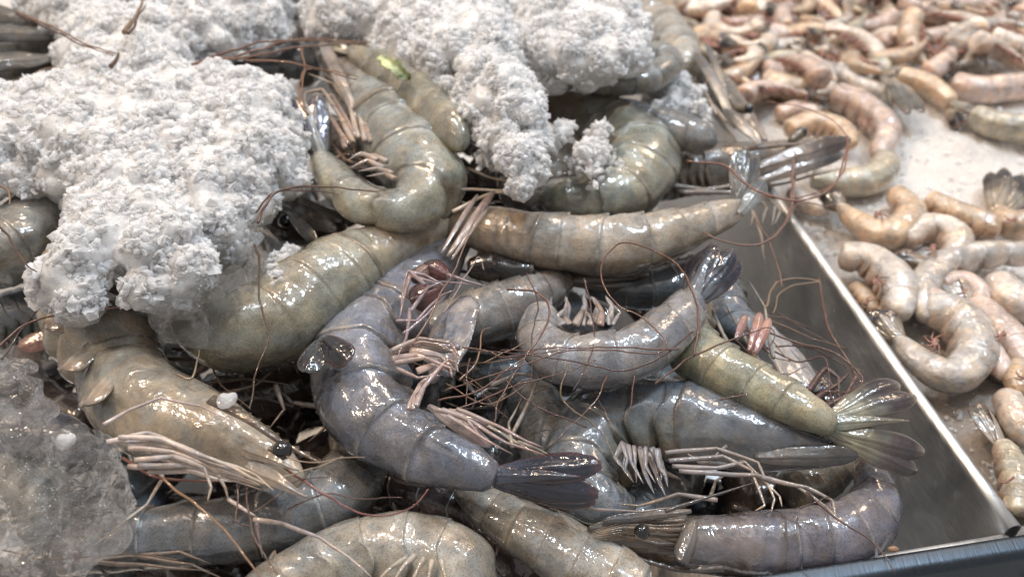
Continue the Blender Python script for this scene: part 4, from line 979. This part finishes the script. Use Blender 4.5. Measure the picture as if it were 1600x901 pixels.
ice_heap('rounded heap of crushed ice right of the top middle, over the curved shrimp', [(806, -60), (955, -60), (1000, 20), (1020, 70), (990, 112), (930, 108), (900, 124), (850, 105), (815, 95), (800, 40)], .072, .012, 3)
ice_heap('small loose heap of ice on the pale green curled shrimp', [(870, 205), (905, 215), (950, 185), (972, 200), (962, 240), (975, 270), (930, 280), (880, 262), (838, 268), (845, 230)], .052, .008, 4, rr=(.0022, .005), slope=.01, depth=.008, voxel=.001)
ice_heap('bluish patch of ice right of the curved shrimp near the tray corner', [(1010, 130), (1060, 100), (1095, 130), (1125, 200), (1110, 230), (1070, 190), (1015, 180)], .034, .010, 5, rr=(.003, .006))
ice_heap('grey patch of ice between the shrimp at the top left corner', [(0, -40), (70, -40), (90, 60), (60, 20), (20, 10)], .058, .006, 6, rr=(.003, .006))
CL = dict(mt=M_CLEAR, kind='thing', cat='ice chunk', name='ice_chunk')
ice_heap('glassy lump of melting ice beside the olive yellow shrimp', [(392, 372), (412, 400), (380, 450), (340, 490), (335, 530), (292, 545), (235, 505), (240, 478), (320, 458), (350, 400)], .058, .006, 7, rr=(.0055, .008), slope=.012, depth=.005, disp=((170, .0014), (380, .0005)), voxel=.0011, **CL)
ice_heap('broad clear slab of ice at the lower left edge with rippled surface', [(-60, 650), (60, 648), (130, 664), (185, 700), (210, 765), (180, 830), (100, 880), (0, 900), (-60, 900)], .044, .004, 8, rr=(.008, .011), slope=.02, depth=.006, disp=((95, .0028), (210, .0016)), density=.8, voxel=.0012, **CL)
ice_heap('rough clear lump of ice at the left edge above the rippled slab', [(-40, 560), (30, 548), (78, 575), (76, 630), (50, 650), (-40, 640)], .050, .006, 9, rr=(.003, .006), slope=.012, depth=.008, disp=((160, .0016), (500, .0007)), voxel=.001, **CL)
ice_heap('small rounded bit of ice beside the brown shrimp head', [(425, 380), (455, 375), (462, 398), (440, 410), (422, 400)], .050, .003, 10, rr=(.002, .004), slope=.006, depth=.004, density=1.6, voxel=.0008, **{**CL, 'mt': M_ICE})
ice_heap('cluster of wet ice bits on the shoulder of the olive yellow shrimp', [(408, 412), (450, 405), (475, 425), (440, 450), (410, 470), (400, 440)], .052, .002, 11, rr=(.002, .004), slope=.006, depth=.004, density=1.5, voxel=.0008, **{**CL, 'mt': M_ICE})
for k, (x, y, lb) in enumerate(((378, 88, 'tiny ice bead left of the red whiskers under the heap'), (398, 120, 'round ice bead on the slate blue shrimp'), (457, 132, 'tiny ice crumb left of the pale leg bundle'), (352, 626, 'tiny ice bead on the snout ridge of the whole shrimp'), (1025, 163, 'ice bead above the narrow grey shrimp'), (100, 690, 'wet ice bit lying on the clear slab'))):
    c = W(x, y, .060 if k < 3 else (.056 if k == 3 else .05)); ob = fused('ice_bead', [((c.x, c.y, c.z), .0028, .9), ((c.x+.0015, c.y+.001, c.z), .0022, .9)], .0005, M_GRAIN, ((400, .0005),), k)
    tag(ob, lb, 'ice bead')
# shred of green leaf
lf = Geo(); a = W(592, 90, .083); b = W(640, 128, .078); Fd = b-a; ln = Fd.length; Fd.normalize(); Nf = Vector((0, -.5, .85)); Nf = (Nf-Fd*Nf.dot(Fd)).normalized()
blade_geo(lf, a, Fd, Nf.cross(Fd), Nf, ln, .0055, srgb(186, 206, 110), srgb(120, 150, 60), srgb(80, 100, 40), cup=-.5, seed=3)
lf.V = [Vector(v_) + Vector(noise.noise_vector(Vector(v_)*420))*.0016 for v_ in lf.V]
o = lf.build('leaf_scrap', M_LEG, None, origin=a); tag(o, 'scrap of bright green leaf on the slender olive shrimp by the ice', 'leaf')
V, Fc = tube_geo([W(1396, 857, .004)+Vector((x*.0012, 0, 0)) for x in (-1.5, -.5, .5, 1.5)], [.0005, .001, .0011, .0004], 6, .6)
g = Geo(); g.add(V, Fc, srgb(190, 120, 60)); o = g.build('food_crumb', M_LEG, None, origin=W(1396, 857, .003)); tag(o, 'tiny orange crumb stuck on the edge of the front rail', 'crumb')

# ------------------------------------------------------------------ small shrimp on the ice bed
def spal(m, tail=(150, 134, 104), tip=(44, 40, 44), belly=(206, 150, 104)): return pal(m, belly=belly, head=m, back=tuple(int(c*.97) for c in m), tail0=tail, tail1=tip, edge=(150, 90, 60), band=.96)
S_AMB = spal((230, 184, 128)); S_PINK = spal((228, 190, 164)); S_GREY = spal((206, 194, 174), belly=(222, 184, 148)); S_WH = spal((242, 216, 184)); S_OLV = spal((198, 186, 146), tip=(90, 90, 76))
def small(label, path, d, p, z=None, tail=None, **kw):
    kw.setdefault('tilt', 30); sp_ = kw.pop('legs', 0)
    path = [(q[0], q[1], q[2]*1.02) for q in path]
    zz = BZ+.008+.007 if z is None else z
    r = shrimp(label, path, zz, d, p, tail=tail, group='small shrimp on the ice bed', name='small_shrimp', mats=(M_PEEL, M_PEEL, M_TAIL), tail_parts=False, rings=70, around=28, spread=.55, tail_w=1.3, lat=.9, seam=.35, **kw)
    for k in range(sp_):
        m = path[len(path)//2]; a = R(k*47+m[0]); L_ = m[2]*1.0
        cx = sum(q[0] for q in path)/len(path); cy = sum(q[1] for q in path)/len(path)
        leg(r, [(cx-math.cos(a)*L_*.2, cy-math.sin(a)*L_*.2), (cx+math.cos(a)*L_*.3, cy+math.sin(a)*L_*.25), (cx+math.cos(a+.5)*L_*.75, cy+math.sin(a+.5)*L_*.6)], zz+.008, 4, srgb(186, 100, 70), 'swimmeret')
    return r
small('small curled shrimp with brown tail and red legs beside the steel side of the tray', [(1440, 484, 26), (1495, 500, 36), (1518, 552, 38), (1485, 588, 30), (1432, 560, 25), (1402, 528, 18)], -1, S_GREY, tail=(1360, 486), legs=6)
small('grey small shrimp touching the tray side left of the brown tailed one', [(1310, 400, 22), (1360, 412, 30), (1398, 450, 34), (1404, 495, 24)], -1, S_GREY, legs=3)
small('small curled shrimp with a black tail tip lying below the two amber ones', [(1412, 378, 20), (1450, 358, 26), (1490, 374, 28), (1484, 408, 22), (1450, 414, 14)], -1, S_WH, tail=(1398, 402), legs=3)
small('amber headless shrimp pointing to the bare ice patch', [(1446, 314, 20), (1480, 332, 24), (1525, 352, 28), (1562, 362, 26)], -1, S_AMB)
small('amber shrimp at the right edge with its tail fan pointing up', [(1610, 350, 26), (1580, 350, 26), (1556, 330, 18)], -1, S_AMB, tail=(1578, 272), legs=2)
small('pale curled shrimp with dark thin tail just right of the tray corner', [(1395, 300, 18), (1420, 335, 26), (1388, 366, 28), (1345, 352, 22), (1312, 322, 13)], -1, S_AMB, tail=(1292, 298), legs=3)
small('long straight shrimp with dark tail and a red stripe at the right edge', [(1610, 575, 30), (1562, 522, 31), (1522, 472, 24)], 1, S_PINK, tail=(1474, 412), legs=2)
small('plump peeled shrimp cut by the right edge above the red striped one', [(1620, 480, 28), (1580, 470, 32), (1556, 435, 26)], -1, S_WH)
small('greyish curved shrimp behind the plump peeled one at the right edge', [(1620, 398, 20), (1540, 400, 24), (1470, 420, 26), (1440, 462, 26), (1450, 500, 20)], 1, S_GREY)
small('rosy shrimp body squeezed between the brown tail and the red striped one', [(1430, 455, 20), (1470, 480, 26), (1520, 520, 26), (1575, 590, 20)], 1, S_PINK)
small('pale segmented shrimp cut by the right edge above the bare wet ice', [(1625, 690, 24), (1590, 660, 28), (1572, 615, 24)], -1, S_WH)
small('pale shrimp with a thin forked tail near the lower right corner', [(1590, 810, 26), (1582, 745, 27), (1566, 690, 18)], 1, S_OLV, tail=(1530, 632), legs=1)
small('olive shrimp lying under the dark snout of the brown shrimp head', [(1265, 278, 16), (1315, 285, 24), (1368, 276, 28), (1388, 245, 22)], 1, S_OLV)
small('rosy arched shrimp above the olive one at the edge of the bare ice', [(1300, 150, 24), (1345, 170, 26), (1382, 205, 24), (1372, 245, 18)], -1, S_PINK, legs=4)
small('yellowish shrimp arching behind the black eye of the brown head', [(1230, 205, 16), (1270, 195, 22), (1310, 205, 22), (1330, 228, 16)], -1, S_AMB)
small('large segmented shrimp at the right edge behind the bare ice', [(1486, 130, 20), (1526, 140, 24), (1570, 138, 24), (1640, 130, 24)], 1, S_PINK, z=-.002)
small('olive shrimp at the right edge just behind the bare ice, under the large one', [(1520, 180, 20), (1560, 196, 24), (1640, 205, 24)], 1, S_OLV)
small('thin amber shrimp pointing its tail down at the bare ice', [(1405, 118, 16), (1450, 134, 20), (1488, 160, 16)], 1, S_AMB, tail=(1520, 188))
small('shrimp with a long green tail hanging onto the bare ice', [(1350, 75, 16), (1372, 95, 18), (1380, 115, 15)], 1, S_OLV, tail=(1404, 192), z=.0)
small('pale thin shrimp curled round on wet ice beneath the black tailed one', [(1470, 445, 14), (1500, 440, 18), (1525, 455, 19), (1530, 480, 15)], -1, S_PINK, legs=2)
small('amber small shrimp half under the greyish one at the tray side', [(1330, 450, 14), (1350, 470, 20), (1380, 500, 18)], -1, S_AMB, z=-.010, legs=2)
small('orange small shrimp at the right edge between two pale ones', [(1610, 560, 18), (1590, 590, 22), (1600, 620, 18)], 1, S_AMB, legs=2)
small('grey thin shrimp on the wet ice right of the brown tailed one', [(1545, 560, 14), (1558, 585, 18), (1590, 600, 16)], 1, S_GREY, z=-.010, legs=2)
small('tiny amber shrimp lying on the bare ice near the tray corner', [(1235, 300, 12), (1262, 318, 16), (1290, 330, 12)], 1, S_WH, z=-.008)
small('rosy small shrimp behind the raised snout of the brown head', [(1215, 180, 14), (1245, 175, 18), (1280, 180, 15)], -1, S_PINK, z=-.006)
small('orange tinted shrimp left of the white blob shaped one', [(1195, 125, 20), (1235, 138, 22), (1285, 142, 18)], 1, S_AMB)
small('white blob shaped peeled shrimp above the rosy arched one', [(1285, 118, 14), (1315, 115, 20), (1352, 112, 20), (1368, 104, 14)], 1, S_WH, z=.0)
small('grey shrimp with dark tail tip pointing left toward the big tray shrimp', [(1265, 66, 18), (1230, 78, 20), (1180, 82, 14)], 1, S_GREY, tail=(1128, 78), z=-.002)
small('amber pair-like bent shrimp at the left border of the far heap', [(1135, 50, 20), (1105, 58, 22), (1075, 68, 16)], 1, S_AMB, z=-.002)
# the dense far heap: prototypes copied row by row
rnd = random.Random(11)
protos = []
def small_proto(pp, curl, L_, r, tail, seed):
    pts = []; x = y = 0; an = 0; n_ = 9
    for j in range(n_):
        t = j/(n_-1); pts.append((x, y, 0, r*1.08*(.80+.34*math.sin(math.pi*min(1, t*.9+.22)) - .50*t**1.3)))
        an += curl/(n_-1); x += math.cos(an)*L_/(n_-1); y += math.sin(an)*L_/(n_-1)
    A, _ = catmull(pts, 60); m_ = A.mean(0); A[:, 0] -= m_[0]; A[:, 1] -= m_[1]; A[:, 2] += r
    root = empty('small_shrimp', (0, 0, 0)); T = Vector((A[-1][0]-A[-4][0], A[-1][1]-A[-4][1], 0)).normalized()
    tp = Vector(A[-1][:3]) + T*.014 if tail else None
    shrimp_parts(root, A, 1 if curl > 0 else -1, R(28), pp, 0, tp, seed=seed, mats=(M_PEEL, M_PEEL, M_TAIL), rings=56, around=22, tail_parts=False, spread=.6, tail_w=1.4, lat=.9, seam=.35)
    for k in range(6):
        p = Vector(A[12+k*6][:3]); s_ = 1 if curl > 0 else -1; T = (Vector(A[13+k*6][:3])-p).normalized(); Nn = Vector((-T.y, T.x, 0))*s_
        P = [p+Nn*r*.6+Vector((0, 0, r*.5)), p+Nn*r*1.1+T*r*.3+Vector((0, 0, r*.5)), p+Nn*r*(1.4+.5*(k % 2))+T*r*1.2+Vector((0, 0, r*.2))]
        B, _ = catmull([tuple(q) for q in P], 8); V, Fc = tube_geo([q[:3] for q in B], [.0011, .0012, .0012, .0011, .001, .0008, .0006, .0003], 6, .7)
        g = Geo(); g.add(V, Fc, srgb(180, 100, 70)); g.build('swimmeret', M_LEG, root)
    if tail and seed % 2 == 0:
        for sd in (-1, 1):
            q0 = Vector(A[2][:3]); hd = (q0-Vector(A[6][:3])).normalized(); nn = Vector((-hd.y, hd.x, 0))*sd
            P, rr_ = strand([q0, q0+hd*.010+nn*.004+Vector((0, 0, .004)), q0+hd*.022+nn*.012, q0+hd*.030+nn*.024-Vector((0, 0, .002))], .0004, .0002, seed=seed)
            V, Fc = tube_geo(P, rr_, 5); g = Geo(); g.add(V, Fc, srgb(150, 84, 60)); g.build('antenna', M_WHISK, root)
        V = [Vector(A[3][:3]) + Vector((0, 0, r*.8)) + Vector(v_)*.0016 for v_ in ICO_V.tolist()]; mesh_obj('eye', V, ICO_F, M_EYE, root, [(0.01,)*3]*len(V))
    root['tone'] = ''
    return root
specs = [(S_AMB, 1.6, .058, .0078, 1, 'amber curled'), (S_WH, -2.4, .060, .0080, 1, 'white tightly curled'), (S_PINK, .7, .055, .0076, 1, 'rosy slightly bent'), (S_GREY, -1.2, .060, .0082, 1, 'greyish bent'),
         (S_AMB, -3.2, .066, .0076, 1, 'amber ring shaped'), (S_OLV, .4, .050, .0072, 1, 'olive straight'), (S_WH, 2.0, .056, .0080, 1, 'pale hooked'), (S_PINK, -1.8, .058, .0074, 1, 'rosy hooked')]
for k, s_ in enumerate(specs): protos.append((small_proto(*s_[:5], seed=60+k), s_[5]))
def dup(root):
    r = root.copy(); C.objects.link(r)
    for ch in root.children: c = ch.copy(); C.objects.link(c); c.parent = r
    return r
ORD = 'first second third fourth fifth sixth seventh eighth ninth tenth eleventh twelfth thirteenth fourteenth fifteenth sixteenth seventeenth eighteenth nineteenth twentieth twenty-first twenty-second twenty-third twenty-fourth'.split()
heap = [(985, -60), (1700, -60), (1700, 105), (1470, 112), (1400, 118), (1340, 150), (1290, 150), (1200, 190), (1120, 170), (1080, 100), (1040, 30)]
used = [False]*len(protos)
rows = [-40, -24, -9, 5, 19, 33, 48, 64, 81, 99, 118, 138, 160]
for ri, ry in enumerate(rows):
    xs = 985 + 20*(ri % 2); ci = 0
    while xs < 1640:
        px, py = xs + rnd.uniform(-10, 10), ry + rnd.uniform(-7, 7); step = 36 + ri*1.6
        xs += step
        if not inpoly(px, py, heap): continue
        k = rnd.randrange(len(protos)); z_ = BZ + .005 + rnd.choice((0, .006, .011)); c = W(px, py, z_)
        if not used[k]: o = protos[k][0]; used[k] = True
        else: o = dup(protos[k][0])
        s_ = rnd.uniform(.68, 1.0)
        o.location = c; o.scale = (s_, s_, s_); o.rotation_euler = (rnd.uniform(-.35, .35), rnd.uniform(-.35, .35), rnd.uniform(0, 6.28))
        tag(o, '%s small shrimp, %s from left in %s row of far heap' % (protos[k][1], ORD[min(ci, 23)], ORD[ri]), 'shrimp', 'small shrimp heaped on the far ice')
        ci += 1
for p_, _ in protos:
    if 'tone' in p_.keys(): pass
for o in list(C.objects):
    if 'tone' in o.keys(): del o['tone']

# water beads clinging to the inner face of the tray side
rn = np.random.RandomState(8); VV = []; FF = []; off = 0
for i in range(170):
    t_ = rn.rand(); dz = .006 + rn.rand()**.8*.062; inn = np.interp(dz, [.006, .03, DEP-.008], [.0012, .004, .009]) + .0006
    p = near + u*(t_*.26) + v*float(inn) - Vector((0, 0, dz)); r = .0004 + .0011*rn.rand()**3
    VV.append(ICO_V*np.array([r, r, r*rn.uniform(1, 1.5)]) + np.array(p)); FF += [(x+off, y+off, w_+off) for x, y, w_ in ICO_F]; off += len(ICO_V)
o = mesh_obj('water_beads', np.vstack(VV).tolist(), FF, M_CLEAR, None, None, origin=near); tag(o, 'beads of water clinging to the inner steel side of the tray', 'water', None, 'stuff')
# loose grains of ice strewn over the bed
rn = np.random.RandomState(4); VV = []; FF = []; off = 0
for i in range(5200):
    a_ = rn.rand()**1.5*.62 - .03; b_ = .004 + rn.rand()**1.3*.34; p = near + u*a_ - v*b_; r = .0005 + .0016*rn.rand()**3
    zz = BZ + .006*noise.noise(Vector((p.x, p.y, BZ))*22) + .006*ss(.0, .05, b_-.0075) + .0008
    q, _ = np.linalg.qr(rn.normal(size=(3, 3))); vv = (ICO1[0]*rn.uniform(.6, 1.25, size=(len(ICO1[0]), 1))*r) @ q.T + np.array([p.x, p.y, zz])
    VV.append(vv); FF += [(x+off, y+off, w_+off) for x, y, w_ in ICO1[1]]; off += len(vv)
o = mesh_obj('ice_grains', np.vstack(VV).tolist(), FF, M_GRAIN, None, None, smooth=False, origin=near+Vector((0, 0, BZ))); tag(o, 'loose grains of ice strewn over the white bed of packed ice', 'ice', None, 'stuff')
# leave out filler shrimp that can be seen from neither here nor a little to either side
bpy.context.view_layer.update(); dg = bpy.context.evaluated_depsgraph_get(); seen = set()
for ox, oy, oz in ((0, 0, 0), (-.08, 0, .02), (.08, 0, .02), (0, .05, .06)):
    og = Vector((ox, oy, CH+oz))
    for py in range(-40, 940, 12):
        for px in range(-40, 1640, 12):
            dr = (W(px, py, 0)-og).normalized(); hit = sc.ray_cast(dg, og, dr)
            if hit[0]: o = hit[4]; seen.add((o.parent or o).name)
for r_ in fill_roots:
    if r_.name not in seen:
        for ch in list(r_.children): bpy.data.objects.remove(ch)
        bpy.data.objects.remove(r_)
